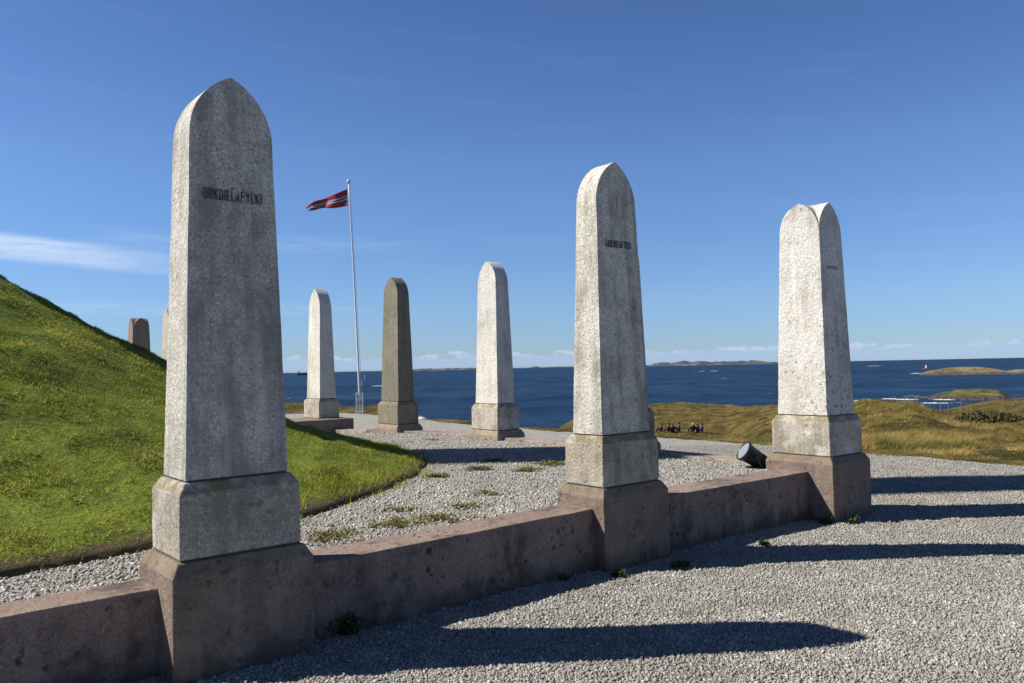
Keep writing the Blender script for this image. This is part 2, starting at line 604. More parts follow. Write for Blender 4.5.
M['sea'] = water()
M['foam'] = simple('sea_foam', (0.50, 0.54, 0.58), 0.9, var=0.12, scale=1.0)
M['white_paint'] = simple('white_paint', (0.58, 0.59, 0.60), 0.4, var=0.08)
M['steel'] = simple('galvanised_steel', (0.45, 0.46, 0.47), 0.45, 0.6, var=0.2)
M['black_metal'] = simple('black_painted_metal', (0.009, 0.009, 0.014), 0.5, var=0.3)
M['glass'] = simple('lens_glass', (0.22, 0.24, 0.28), 0.08, var=0.05)
M['worn'] = simple('worn_cut', (.085, .083, .08), .95)
M['mortar'] = simple('mortar', (.085, .07, .05), .95, var=.5, scale=30)
M['wood'] = simple('weathered_wood', (0.13, 0.11, 0.09), 0.9, var=0.3)
M['skin'] = simple('skin', (0.45, 0.28, 0.2), 0.6, var=0.05)
for nm, c in (('cloth_navy', (0.02, 0.025, 0.05)), ('cloth_red', (0.22, 0.02, 0.03)), ('cloth_black', (0.012, 0.012, 0.014)), ('cloth_grey', (0.20, 0.21, 0.25)), ('cloth_blue', (0.06, 0.09, 0.2)), ('hair', (0.03, 0.02, 0.015)), ('hair_grey', (0.35, 0.34, 0.32)), ('red_paint', (0.22, 0.03, 0.025)), ('hull', (0.05, 0.05, 0.07))):
    M[nm] = simple(nm, c, 0.8, var=0.15)

# ------------------------------------------------------------------ site plan
# square forecourt: P3 is its near right corner
YAW = rad(40.5)
U = np.array([math.cos(YAW), math.sin(YAW)])
Vv = np.array([-math.sin(YAW), math.cos(YAW)])
PIL = {  # x, y, z of plinth top, yaw, half width u, half width v
    1: (-1.661, 4.631, 0.605, 40.2, .290, .189), 2: (0.821, 6.750, 0.616, 39.2, .285, .168),
    3: (3.233, 8.580, 0.612, 38.0, .264, .285), 7: (1.475, 10.72, 0.61, 40.5, .178, .278),
    4: (-.290, 12.826, 0.608, 41.1, .179, .275), 5: (-2.117, 14.70, 0.603, 41.0, .174, .285),
    6: (-4.137, 17.291, 0.590, 41.1, .189, .296), 8: (-8.84, 20.75, 0.60, 41, .19, .29), 9: (-11.15, 23.9, 0.60, 41, .285, .29)}
P3 = np.array(PIL[3][:2])
MC = np.array([-11.7, 9.1])          # centre of the burial mound


def plane_z(x, y):
    return -0.007 * np.maximum(0, np.hypot(x, y) - 4)


def swale(x, y):
    """shallow scuffed hollows in the raked gravel"""
    return 0.03 * fbm(x * .8, y * .8, 3) + 0.016 * fbm(x * 3.1 + 4, y * 3.1, 3)


def inner_z(x, y):
    d = -(x - P3[0]) * Vv[0] * -1 + (y - P3[1]) * Vv[1]        # distance behind the front wall
    dip = np.clip(1 - np.hypot(x + 3.6, y - 16.6) / 3.0, 0, 1)
    return 0.425 + 0.010 * np.clip(d, 0, 4) - .17 * dip * dip * (3 - 2 * dip)


def inside(x, y, m=0.0):
    rx, ry = x - P3[0], y - P3[1]
    a = rx * U[0] + ry * U[1]
    v = rx * Vv[0] + ry * Vv[1]
    return (a < -m) & (v > m)


_phi = np.radians([-180, -60, -40, -26.5, -21.8, -15.3, -8.4, 2.6, 13, 23, 38, 60, 180])
_mr = np.array([9.4, 9.4, 9.5, 9.76, 10.0, 10.36, 10.54, 10.70, 10.35, 9.8, 9.4, 9.4, 9.4])


def mound_R(phi):
    return np.interp(phi, _phi, _mr)


_pr = np.array([0, .1, .2, .3, .42, .52, .64, .73, .80, .87, .93, .97, .99, 1.0, 1.012])
_ph = np.array([5.2, 5.05, 4.65, 4.15, 3.45, 2.84, 2.09, 1.56, 1.17, .86, .65, .55, .51, .475, .15])


def mound_z(x, y):
    dx, dy = x - MC[0], y - MC[1]
    r = np.hypot(dx, dy)
    t = r / mound_R(np.arctan2(dy, dx))
    z = np.interp(t, _pr, _ph)
    a = np.arctan2(dy, dx)
    bumps = 0.17 * fbm(a * 3.4 + .25 * r, r * 2.0, 3) + 0.08 * fbm(x * 1.2, y * 1.2, 4) + 0.06 * fbm(x * 5, y * 5, 3)
    return z + bumps * np.clip((1.0 - t) * 12, 0, 1), t


# ---- outer ground: gravel apron, then coastal grassland falling to the sea
def edge_d(az):
    xs = np.array([-180, -100, -60, -22, -15, -11, -5, 2, 6, 10.3, 17.7, 24, 32.4, 45, 70, 100, 180.0])
    ds = np.array([26, 40, 40, 38, 36, 34, 26.2, 21.6, 20.2, 18.8, 16.9, 15.6, 14.5, 13.5, 13.5, 20, 26.0])
    return np.interp(az, xs, ds)


def E_(az):
    return float(edge_d(az))


ST = []          # survey stations: azimuth, then distance/height pairs from the gravel edge outwards


def station(px, pts, az=None):
    a = az_of(px) if az is None else az
    e = E_(a)
    L = [(e * 0.6, -0.007 * (e * .6 - 4)), (e, -0.007 * (e - 4))]
    for d, y in pts:
        L.append((d, height_at(px, y[0], d) if isinstance(y, tuple) else y))
    ST.append((a, L))


flat = [(30, -.2), (40, -.3), (60, -1.5), (90, -4), (130, -8), (170, -14), (240, -16)]
station(0, [(44, -.2), (48, -.2), (60, -.6), (90, -2), (130, -7), (170, -14), (240, -16)], az=-180)
station(0, [(44, -.2), (48, -.1), (60, -.6), (90, -5), (130, -9), (170, -14), (240, -16)], az=-60)
station(200, [(40, 0.1), (46, 0.15), (58, -2), (75, -6), (95, -13), (130, -15), (240, -16)])
station(292, [(38.5, (409,)), (44, (404.5,)), (55, -3), (72, -7), (95, -13), (130, -15), (240, -16)])
station(340, [(35.5, (412.5,)), (41, (407,)), (52, -3), (70, -7), (92, -13), (130, -15), (240, -16)])
station(380, [(31, (414,)), (37, (410.5,)), (48, -3), (66, -7), (90, -13), (130, -15), (240, -16)])
station(430, [(27.5, (419,)), (29, (418,)), (40, -3), (60, -8), (85, -13), (130, -15), (240, -16)])
station(530, [(21.8, (425.5,)), (22.6, (425,)), (32, -2.5), (55, -6), (75, -13), (130, -15), (240, -16)])
station(560, [(20.7, (427.5,)), (22, (427,)), (32, -2.5), (60, -6), (105, (425,)), (130, -10), (240, -16)])
station(590, [(20.2, (431,)), (21, (430.5,)), (32, -2.3), (70, -5.4), (115, (410,)), (150, -12), (240, -16)])
station(650, [(19.3, (436.5,)), (20.5, (435.5,)), (32, -2.2), (76, -5.7), (128, (403.5,)), (165, -13), (240, -16)])
station(690, [(19, (438,)), (20, (436.5,)), (34, -2.3), (78, -5.75), (130, (401,)), (165, -13), (240, -16)])
station(725, [(18.2, (440.5,)), (19.4, (438.5,)), (34, -2.6), (78, -5.9), (128, (403,)), (165, -13), (240, -16)])
station(765, [(17.7, (443,)), (19, (440,)), (34, (433,)), (66, (425,)), (115, (406,)), (160, -13), (240, -16)])
station(820, [(17, (447,)), (18.4, (443,)), (30, (433,)), (48, (420,)), (85, (404,)), (130, -12), (240, -16)])
station(865, [(16.4, (450,)), (18, (445,)), (27, (433,)), (40, (417,)), (62, (402.5,)), (110, -11), (240, -16)])
station(900, [(16, (453,)), (17.5, (447,)), (25, (434,)), (38, (417,)), (56, (402,)), (105, -11), (240, -16)])
station(914, [(15.9, (454,)), (17.4, (448,)), (25, (434,)), (38, (417,)), (55, (403.5,)), (115, -8), (240, -16)])
station(926, [(15.8, (456,)), (17.2, (449,)), (25, (435,)), (38, (420,)), (54, (411,)), (115, (414.5,)), (240, -16)])
station(938, [(15.7, (457,)), (17.2, (450,)), (25, (436,)), (38, (424,)), (54, (418.5,)), (132, (410.5,)), (240, -16)])
station(955, [(15.6, (458,)), (17, (450,)), (25, (437,)), (38, (428,)), (54, (422,)), (140, (407,)), (240, -16)])
station(985, [(15.2, (460,)), (17, (451,)), (25, (439,)), (40, (430,)), (70, (421,)), (145, (401.5,)), (240, -16)])
station(1024, [(14.9, (462,)), (16.5, (453,)), (25, (440,)), (40, (431,)), (70, (420,)), (150, (397.5,)), (240, -16)])
station(0, [(15, -.1), (17, -.2), (25, -.7), (40, -2), (70, -4), (150, -6), (240, -16)], az=48)
station(0, [(24, -.1), (30, -.2), (45, -.5), (60, -1), (90, -3), (155, -7), (240, -16)], az=100)
station(0, [(44, -.2), (48, -.2), (60, -.6), (90, -2), (130, -7), (170, -14), (240, -16)], az=180)
ST.sort(key=lambda s: s[0])
NA, ND = 1201, 300
# finer steps in the sector ahead
_a = np.concatenate([np.linspace(-180, -40, 120, endpoint=False), np.linspace(-40, 45, 960, endpoint=False), np.linspace(45, 180, 121)])
_dd = np.concatenate([[0.0], np.geomspace(6, 240, ND - 1)])
saz = np.array([s[0] for s in ST])
D_ = np.array([[p[0] for p in s[1]] for s in ST])
Z_ = np.array([[p[1] for p in s[1]] for s in ST])
Dg = np.stack([np.interp(_a, saz, D_[:, j]) for j in range(D_.shape[1])], 1)
Zg = np.stack([np.interp(_a, saz, Z_[:, j]) for j in range(D_.shape[1])], 1)
TZ = np.stack([np.interp(_dd, Dg[i], Zg[i], left=0.0) for i in range(len(_a))])
TZ[:, _dd < 5] = 0.0
for _ in range(6):          # round off the survey breaks
    T2 = TZ.copy()
    T2[:, 1:-1] = 0.25 * TZ[:, :-2] + 0.5 * TZ[:, 1:-1] + 0.25 * TZ[:, 2:]
    TZ = np.where(_dd[None, :] > 15.5, T2, TZ)
TX = np.sin(np.radians(_a))[:, None] * _dd[None, :]
TY = np.cos(np.radians(_a))[:, None] * _dd[None, :]
_ed = edge_d(_a)[:, None]
_out = np.clip((_dd[None, :] - _ed) / 4, 0, 1)
TZ = TZ + _out * (0.6 * fbm(TX * .07, TY * .07, 3) * np.clip(_dd / 60, .15, 1.0)[None, :] + 0.5 * fbm(TX * .3 + 9, TY * .3, 4) * np.clip(_dd / 25, .3, 1.4)[None, :] + .5 * fbm(TX * .9 + 2, TY * .9, 3) * np.clip(_dd / 35, .3, 1.2)[None, :])
TZ = np.where(_dd[None, :] <= _ed - .2, TZ - 0.10, TZ - .02)


def terrain_z(x, y):
    a = np.degrees(np.arctan2(x, y))
    d = np.hypot(x, y)
    ia = np.clip(np.interp(a, _a, np.arange(len(_a))), 0, len(_a) - 1.001)
    jd = np.clip(np.interp(d, _dd, np.arange(len(_dd))), 0, len(_dd) - 1.001)
    i0, j0 = ia.astype(int), jd.astype(int)
    fi, fj = ia - i0, jd - j0
    return (TZ[i0, j0] * (1 - fi) + TZ[i0 + 1, j0] * fi) * (1 - fj) + (TZ[i0, j0 + 1] * (1 - fi) + TZ[i0 + 1, j0 + 1] * fi) * fj


tv = np.stack([TX, TY, TZ], -1).reshape(-1, 3)
tag(index_obj('grassland', tv, grid_faces(len(_a), ND)[:, ::-1], M['dune'], smooth=True), kind='structure')

# gravel apron outside the walls
_ga = np.linspace(-180, 180, 1441)
_gt = np.linspace(0, 1, 120)
_jit = 1 + 0.045 * fbm(_ga * 0.35, _ga * 0 + 2, 4) + 0.02 * fbm(_ga * 2.5, _ga * 0 + 8, 3)
gd = (edge_d(_ga) * _jit)[:, None] * _gt[None, :]
gx, gy = np.sin(np.radians(_ga))[:, None] * gd, np.cos(np.radians(_ga))[:, None] * gd
gz = plane_z(gx, gy) + swale(gx, gy) - 0.005
tag(index_obj('gravel_apron', np.stack([gx, gy, gz], -1).reshape(-1, 3), grid_faces(len(_ga), 120)[:, ::-1], M['gravel'], smooth=True), kind='structure')

# raised gravel court inside the walls
aa, vv = np.meshgrid(np.linspace(-21.0, -.02, 106), np.linspace(0.2, 21.0, 106), indexing='ij')
cx, cy = P3[0] + aa * U[0] + vv * Vv[0], P3[1] + aa * U[1] + vv * Vv[1]
cz = inner_z(cx, cy) + .5 * swale(cx, cy)
tag(index_obj('gravel_court', np.stack([cx, cy, cz], -1).reshape(-1, 3), grid_faces(106, 106), M['gravel'], smooth=True), kind='structure')

# the grass mound
ma = np.linspace(-math.pi, math.pi, 361)[:-1]
mt = np.concatenate([np.linspace(0, .9, 60), np.linspace(.91, 1.012, 18)])
mrr = mound_R(ma)[:, None] * mt[None, :]
mrr = mrr * (1 + np.where(mt > .94, 1, 0)[None, :] * (0.010 * fbm(ma * 22, ma * 0, 4) + .004 * fbm(ma * 90, ma * 0 + 3, 3))[:, None])
mx, my = MC[0] + np.cos(ma)[:, None] * mrr, MC[1] + np.sin(ma)[:, None] * mrr
mz, _ = mound_z(mx, my)
mz = np.interp(mt, _pr, _ph)[None, :] * 0 + mz
mz[:, mt >= 0.999] = np.interp(mt[mt >= .999], _pr, _ph)[None, :]
mound = tag(index_obj('grass_mound', np.stack([mx, my, mz], -1).reshape(-1, 3), grid_faces(360, len(mt), wrap=True), M['turf'], smooth=True), kind='structure')
_at = mound.data.attributes.new('rim', 'FLOAT', 'POINT')
_at.data.foreach_set('value', np.broadcast_to(mt[None, :], mz.shape).astype(np.float32).ravel())

# the sea
sa = np.radians(np.linspace(-180, 180, 361))
srad = np.geomspace(70, 40000, 160)
sx, sy = np.sin(sa)[:, None] * srad[None, :], np.cos(sa)[:, None] * srad[None, :]
tag(index_obj('sea', np.stack([sx, sy, SEA_Z - (sx ** 2 + sy ** 2) / (2 * 7.4e6)], -1).reshape(-1, 3), grid_faces(361, 160)[:, ::-1], M['sea'], smooth=True), kind='structure')


# ------------------------------------------------------------------ loose surface cover
def in_view(x, y, z=0.0, m=0.12):
    """keep scatter to the sector the visitor looks at, with a margin for steps to the side"""
    a = np.degrees(np.arctan2(x, y + 1.2))
    return (a > -42) & (a < 37) & (y > 1.5)


def wall_gap(x, y):
    """distance behind the inner face of the front wall (its bays are not quite in one line)"""
    g = np.full(np.shape(x), 9.0)
    for i, j, w in ((1, 2, .25), (2, 3, .29)):
        ax, ay = PIL[i][:2]
        bx, by = PIL[j][:2]
        L = math.hypot(bx - ax, by - ay)
        s_ = ((x - ax) * (bx - ax) + (y - ay) * (by - ay)) / L
        v_ = (-(x - ax) * (by - ay) + (y - ay) * (bx - ax)) / L
        m_ = (s_ > (-9 if i == 1 else 0)) & (s_ < L)
        g = np.where(m_, np.minimum(g, v_ - w), g)
    for no in (1, 2, 3, 4, 5, 7):
        X, Y, zt, yaw, wu, wv = PIL[no]
        a_ = rad(yaw)
        du = np.abs((x - X) * math.cos(a_) + (y - Y) * math.sin(a_)) - wu - .08
        dv_ = np.abs(-(x - X) * math.sin(a_) + (y - Y) * math.cos(a_)) - wv - .08
        g = np.where((du < 0) & (dv_ < 0), -1, g)
    return g


def stones(name, x, y, z, size, mat):
    n = len(x)
    cube = np.array([(i, j, l) for l in (-1, 1) for j in (-1, 1) for i in (-1, 1)], float)
    v = cube[None] * rng.uniform(0.5, 1.0, (n, 8, 3))
    v *= (size[:, None] * np.stack([rng.uniform(.38, .62, n), rng.uniform(.3, .5, n), rng.uniform(.2, .4, n)], 1))[:, None, :]
    # random tumble
    qn = rng.normal(size=(n, 4))
    qn[:, 1:3] *= 0.55
    qn /= np.linalg.norm(qn, axis=1)[:, None]
    w, a, b, c = qn.T
    R = np.stack([np.stack([1 - 2 * (b * b + c * c), 2 * (a * b - w * c), 2 * (a * c + w * b)], -1),
                  np.stack([2 * (a * b + w * c), 1 - 2 * (a * a + c * c), 2 * (b * c - w * a)], -1),
                  np.stack([2 * (a * c - w * b), 2 * (b * c + w * a), 1 - 2 * (a * a + b * b)], -1)], -2)
    v = np.einsum('nij,nkj->nki', R, v)
    v += np.stack([x, y, z + size * rng.uniform(.0, .28, n)], 1)[:, None, :]
    f = np.array([(0, 2, 3, 1), (4, 5, 7, 6), (0, 1, 5, 4), (2, 6, 7, 3), (0, 4, 6, 2), (1, 3, 7, 5)])
    F = (np.arange(n)[:, None, None] * 8 + f[None]).reshape(-1, 4)
    return index_obj(name, v.reshape(-1, 3), F, mat)


def scatter_box(x0, x1, y0, y1, dens):
    n = int((x1 - x0) * (y1 - y0) * dens)
    return rng.uniform(x0, x1, n), rng.uniform(y0, y1, n)


# outer gravel
x, y = scatter_box(-3.0, 10.5, 2.6, 16.5, 10500)
d = np.hypot(x, y)
keep = in_view(x, y) & (np.degrees(np.arctan2(x, y)) > -36) & ~inside(x, y, 0.05) & (d < edge_d(np.degrees(np.arctan2(x, y)))) & (rng.random(len(x)) < np.clip((5.6 / d) ** 1.7, .10, 1))
x, y = x[keep], y[keep]
sz = np.clip(rng.lognormal(-4.58, .40, len(x)), .006, .026) * np.clip(np.hypot(x, y) / 9, 1, 1.08)
tag(stones('gravel', x, y, plane_z(x, y) + swale(x, y) - .004, sz, M['stones']), 'loose grey crushed gravel spread outside the low wall', 'gravel', kind='stuff')
# court gravel
x, y = scatter_box(-5.2, 3.4, 2.6, 17.5, 7800)
_, t = mound_z(x, y)
d = np.hypot(x, y)
keep = in_view(x, y) & inside(x, y, 0.02) & (wall_gap(x, y) > 0) & (t > .985) & (rng.random(len(x)) < np.clip((5.6 / d) ** 1.7, .10, 1))
x, y = x[keep], y[keep]
sz = np.clip(rng.lognormal(-4.42, .42, len(x)), .007, .036) * np.clip(np.hypot(x, y) / 9, 1, 1.08)
tag(stones('gravel', x, y, inner_z(x, y) + .5 * swale(x, y) - .004, sz, M['stones']), 'loose pale crushed gravel in the raised court beside the mound', 'gravel', kind='stuff')


def blades(name, x, y, z, h, w, mat, lean=.5, bias=(0, 0)):
    n = len(x)
    a = rng.uniform(0, 2 * math.pi, n)
    la = rng.uniform(0, 2 * math.pi, n)
    ll = h * lean * rng.uniform(.2, 1, n)
    b0 = np.stack([x - np.cos(a) * w / 2, y - np.sin(a) * w / 2, z], 1)
    b1 = np.stack([x + np.cos(a) * w / 2, y + np.sin(a) * w / 2, z], 1)
    tip = np.stack([x + np.cos(la) * ll + bias[0] * h, y + np.sin(la) * ll + bias[1] * h, z + h * rng.uniform(.75, 1, n)], 1)
    return poly_obj(name, np.stack([b0, b1, tip], 1), 3, mat)


# mown grass on the mound
x, y = scatter_box(-13.5, -.6, 3.0, 17.5, 5600)
z, t = mound_z(x, y)
clump = fbm(x * 2.2, y * 2.2, 4)
near = np.hypot(x, y)
holes = fbm(np.arctan2(y - MC[1], x - MC[0]) * 26 + 3, np.hypot(x - MC[0], y - MC[1]) * 6, 4)
keep = (t < 1.014) & in_view(x, y) & ((y - MC[1]) < 0.62 * (x - MC[0]) + 2.2) & (rng.random(len(x)) < np.clip(.75 + 1.2 * clump, .1, 1)) & (holes > -.13) & ((t < .985) | (rng.random(len(x)) < .55 - 14 * np.clip(t - .985, 0, .03)))
x, y, z, t, clump = x[keep], y[keep], z[keep], t[keep], clump[keep]
hh = (.022 + .036 * np.clip(clump + .2, 0, .5) + .035 * np.clip((t - .94) * 16, 0, 1) * (rng.random(len(x)) ** 2 * 2)) * rng.uniform(.6, 1.3, len(x))
z = np.where(t > .997, inner_z(x, y) + .004, z)
tag(blades('mound_grass', x, y, z - .006, hh, .0052 + .003 * rng.random(len(x)), M['lawn'], 1.25), 'short green grass covering the burial mound', 'grass', kind='stuff')

# rough coastal grass beyond the gravel
NB = 460000
a = np.concatenate([rng.uniform(-24, 38, NB // 3), rng.uniform(6, 37, NB - NB // 3)])
d = edge_d(a) * (1 - .006) + np.abs(rng.exponential(1.0, NB)) ** 1.35 * 15 + rng.normal(0, .15, NB)
keep = (d < 150)
a, d = a[keep], d[keep]
x, y = np.sin(np.radians(a)) * d, np.cos(np.radians(a)) * d
z = terrain_z(x, y)
tuft = fbm(x * .8 + 3, y * .8, 4)
fade = np.clip((d - edge_d(a)) / 2.0, 0.12, 1)
hh = (.06 + .75 * np.clip(tuft + .08, 0, .5)) * rng.uniform(.4, 1.2, len(x)) * fade * np.where(a < 20, np.clip((d - edge_d(a)) / 30, .35, 1), 1)
ww = .006 + d * .00035
keep = (z > SEA_Z + 1.0) & (rng.random(len(x)) < np.clip(.42 + 3.6 * tuft, .06, 1))
tag(blades('coastal_grass', x[keep], y[keep], z[keep] - .02, hh[keep], ww[keep], M['dune_blades'], 1.3, (.7, .1)), 'long dry yellow green grass on the dunes beyond the gravel', 'grass', kind='stuff')

# ------------------------------------------------------------------ pillars
HB, HCH, HPC, HS, HSP, TAP = .410, .061, .068, 2.262, 1.905, .051
DB, DP = .050, .054


def arch(t, w, rise):
    """height of a pointed arch at |x| = t*w"""
    R = (w * w + rise * rise) / (2 * w)
    xx = np.clip(t, 0, 1) * w - (w - R)
    return np.sqrt(np.maximum(R * R - xx * xx, 0))


def shaft_mesh(wu, wv, kind, hs, seed, nx=20, nz=46):
    """tapered stone shaft whose head is a pointed arch across u ('u'), across v ('v') or both ways ('x')"""
    w1u, w1v = wu - TAP, wv - TAP
    s = np.linspace(-1, 1, 2 * nx + 1)
    s = np.sign(s) * (1 - (1 - np.abs(s)) ** 1.6)
    n = len(s)
    rise = hs - HSP
    Hu, Hv = arch(np.abs(s), w1u, rise), arch(np.abs(s), w1v, rise)
    hu, hv = (Hu, Hv) if kind == 'x' else ((Hu, Hv * 0) if kind == 'u' else (Hu * 0, Hv))
    TOP = HSP + np.maximum(hu[:, None], hv[None, :])

    def half(z):
        f = np.clip(z / HSP, 0, 1.12)
        return wu - TAP * f, wv - TAP * f
    V, F = [], []
    idx = {}
    for i in range(n):
        for j in range(n):
            a, b = half(TOP[i, j])
            idx[(i, j)] = len(V)
            V.append((s[i] * a if kind != 'u' else s[i] * w1u, s[j] * b if kind != 'v' else s[j] * w1v, TOP[i, j]))
    for i in range(n - 1):
        for j in range(n - 1):
            F.append((idx[i, j], idx[i + 1, j], idx[i + 1, j + 1], idx[i, j + 1]))
    ring = [(i, 0) for i in range(n - 1)] + [(n - 1, j) for j in range(n - 1)] + [(i, n - 1) for i in range(n - 1, 0, -1)] + [(0, j) for j in range(n - 1, 0, -1)]
    rows = [[idx[r] for r in ring]]
    for q in range(nz - 1, -1, -1):
        row = []
        for (i, j) in ring:
            zt = V[idx[i, j]][2]
            zz = zt * q / nz
            a, b = half(zz)
            xt, yt = V[idx[i, j]][0], V[idx[i, j]][1]
            at, bt = half(zt)
            row.append(len(V))
            V.append((xt / at * a if kind != 'u' else s[i] * (a if zz < HSP else w1u), yt / bt * b if kind != 'v' else s[j] * (b if zz < HSP else w1v), zz))
        rows.append(row)
    m = len(ring)
    for r in range(len(rows) - 1):
        for c in range(m):
            F.append((rows[r][c], rows[r + 1][c], rows[r + 1][(c + 1) % m], rows[r][(c + 1) % m]))
    F.append(tuple(rows[-1][::-1]))
    V = np.array(V)
    # slightly uneven hewn surface
    k1 = fbm(V[:, 0] * 7 + seed * 5 + V[:, 2] * 3, V[:, 2] * 5 + V[:, 1] * 7, 4)
    V[:, 0] *= 1 + .026 * k1
    k2 = fbm(V[:, 1] * 7 + seed * 3 + V[:, 2] * 4 + 40, V[:, 2] * 5 + V[:, 0] * 6, 4)
    V[:, 1] *= 1 + .026 * k2
    return V, F


def block_mesh(hu, hv, z0, z1, ch, inset, seed, skirt=0.0, nz=8, ns=10):
    """squared block with a sloped top edge, lightly uneven"""
    prof = [(0.0, z0 + (z1 - ch - z0) * i / nz) for i in range(nz + 1)] + [(inset, z1), (inset + .05, z1)]
    V, F = [], []
    rows = []
    for ins, z in prof:
        a, b = hu - ins, hv - ins
        row = []
        for e in range(4):
            c = [(-1, -1), (1, -1), (1, 1), (-1, 1)]
            p, q_ = c[e], c[(e + 1) % 4]
            for i in range(ns):
                f = i / ns
                row.append(len(V))
                V.append(((p[0] + (q_[0] - p[0]) * f) * a, (p[1] + (q_[1] - p[1]) * f) * b, z))
        rows.append(row)
    m = 4 * ns
    for r in range(len(rows) - 1):
        for c in range(m):
            F.append((rows[r][c], rows[r][(c + 1) % m], rows[r + 1][(c + 1) % m], rows[r + 1][c]))
    F.append(tuple(rows[0][::-1]))
    F.append(tuple(rows[-1]))
    V = np.array(V)
    V[:, 0] *= 1 + .020 * fbm(V[:, 1] * 8 + seed, V[:, 2] * 8 + seed * 3, 4)
    V[:, 1] *= 1 + .020 * fbm(V[:, 0] * 8 + seed + 20, V[:, 2] * 8 + seed * 3, 4)
    return V, F


# narrow cut capitals, drawn as strokes in a unit cell
GLYPH = {
    'O': [[(0, .12), (.2, 0), (.8, 0), (1, .12), (1, .88), (.8, 1), (.2, 1), (0, .88), (0, .12)]],
    'R': [[(0, 0), (0, 1), (.75, 1), (1, .88), (1, .62), (.75, .5), (0, .5)], [(.45, .5), (1, 0)]],
    'K': [[(0, 0), (0, 1)], [(1, 1), (.05, .45)], [(.3, .6), (1, 0)]],
    'D': [[(0, 0), (0, 1), (.65, 1), (1, .82), (1, .18), (.65, 0), (0, 0)]],
    'Œ': [[(.85, 0), (.2, 0), (0, .12), (0, .88), (.2, 1), (.85, 1), (.85, 0)], [(.85, 1), (1.6, 1)], [(.85, .5), (1.45, .5)], [(.85, 0), (1.6, 0)]],
    'L': [[(0, 1), (0, 0), (.9, 0)]],
    'A': [[(0, 0), (.5, 1), (1, 0)], [(.2, .33), (.8, .33)]],
    'F': [[(0, 0), (0, 1), (.9, 1)], [(0, .52), (.75, .52)]],
    'Y': [[(0, 1), (.5, .48), (1, 1)], [(.5, .48), (.5, 0)]],
    'I': [[(.2, 0), (.2, 1)]],
    'G': [[(1, .82), (.8, 1), (.2, 1), (0, .88), (0, .12), (.2, 0), (.8, 0), (1, .12), (1, .45), (.6, .45)]],
    'U': [[(0, 1), (0, .12), (.2, 0), (.8, 0), (1, .12), (1, 1)]],
    '.': [[(.4, .0), (.4, .1)]],
}
ADV = {'I': .95, 'Œ': 2.4, 'L': 1.6}


def text_mesh(text, height, length, stroke=.0042, small=()):
    adv = [ADV.get(c, 1.8) for c in text]
    unit = length / (sum(adv) - .5)
    x = -length / 2
    parts, dep = [], .004
    for n_, (c, a) in enumerate(zip(text, adv)):
        hh = height * (.72 if n_ in small else 1)
        for line in GLYPH[c]:
            for p, q_ in zip(line[:-1], line[1:]):
                p, q_ = Vector((x + p[0] * unit, p[1] * hh - height / 2)), Vector((x + q_[0] * unit, q_[1] * hh - height / 2))
                d = (q_ - p).normalized()
                p, q_ = p - d * stroke * .4, q_ + d * stroke * .4
                w = Vector((-d.y, d.x)) * stroke / 2
                c4 = [p - w, q_ - w, q_ + w, p + w]
                # alternate the depth of strokes by a hair so that no two faces share a plane
                z1 = dep / 2 + (len(parts) % 7) * .00012
                parts.append(([(v.x, v.y, -dep / 2) for v in c4] + [(v.x, v.y, z1) for v in c4],
                              [(3, 2, 1, 0), (4, 5, 6, 7), (0, 1, 5, 4), (1, 2, 6, 5), (2, 3, 7, 6), (3, 0, 4, 7)]))
        x += a * unit
    V, F = merge(*parts)
    return np.array(V), F


def inscription(parent, V, F, z, yface, lean, mat='carve'):
    """upright text on the outward (-v) face"""
    R = Matrix.Rotation(rad(90) - lean, 3, 'X')
    W_ = [R @ Vector(v) + Vector((0, yface, z)) for v in V]
    return mesh_obj('inscription', W_, F, M[mat], parent)


def pillar(no, label, kind, mats, ground, tilt=0.0, group='granite pillars standing round the mound', hs=HS, slab=None):
    X, Y, zt, yaw, wu, wv = PIL[no]
    zt += 0.0
    t = thing('stone_pillar', label, 'stone pillar', (X, Y, ground), rad(yaw), group)
    z0 = zt - ground
    ms, mb, mp = mats
    if slab:
        x0, x1, y0, y1 = slab
        V, F = block_mesh((x1 - x0) / 2, (y1 - y0) / 2, -.15, z0, .012, .01, no)
        V = V + np.array([(x0 + x1) / 2, (y0 + y1) / 2, 0])
    else:
        V, F = block_mesh(wu + DB + DP, wv + DB + DP, -.15, z0, HPC, .040, no)
    bevel(mesh_obj('plinth', V, F, mp, t), .007)
    V, F = block_mesh(wu + DB, wv + DB, z0 + .010, z0 + HB, HCH, .037, no + 9)
    bevel(mesh_obj('pedestal', V, F, mb, t), .007)
    # recessed dark joints between the stones
    mesh_obj('mortar_joint', *box(-wu + .008, wu - .008, -wv + .008, wv - .008, z0 + HB - .006, z0 + HB + .013), M['mortar'], t)
    mesh_obj('mortar_joint', *box(-wu - DB + .008, wu + DB - .008, -wv - DB + .008, wv + DB - .008, z0 - .006, z0 + .013), M['mortar'], t)
    V, F = shaft_mesh(wu, wv, kind, hs, no)
    V[:, 2] += z0 + HB + .010
    sh = bevel(mesh_obj('shaft', V, F, ms, t), .006)
    return t, sh, z0


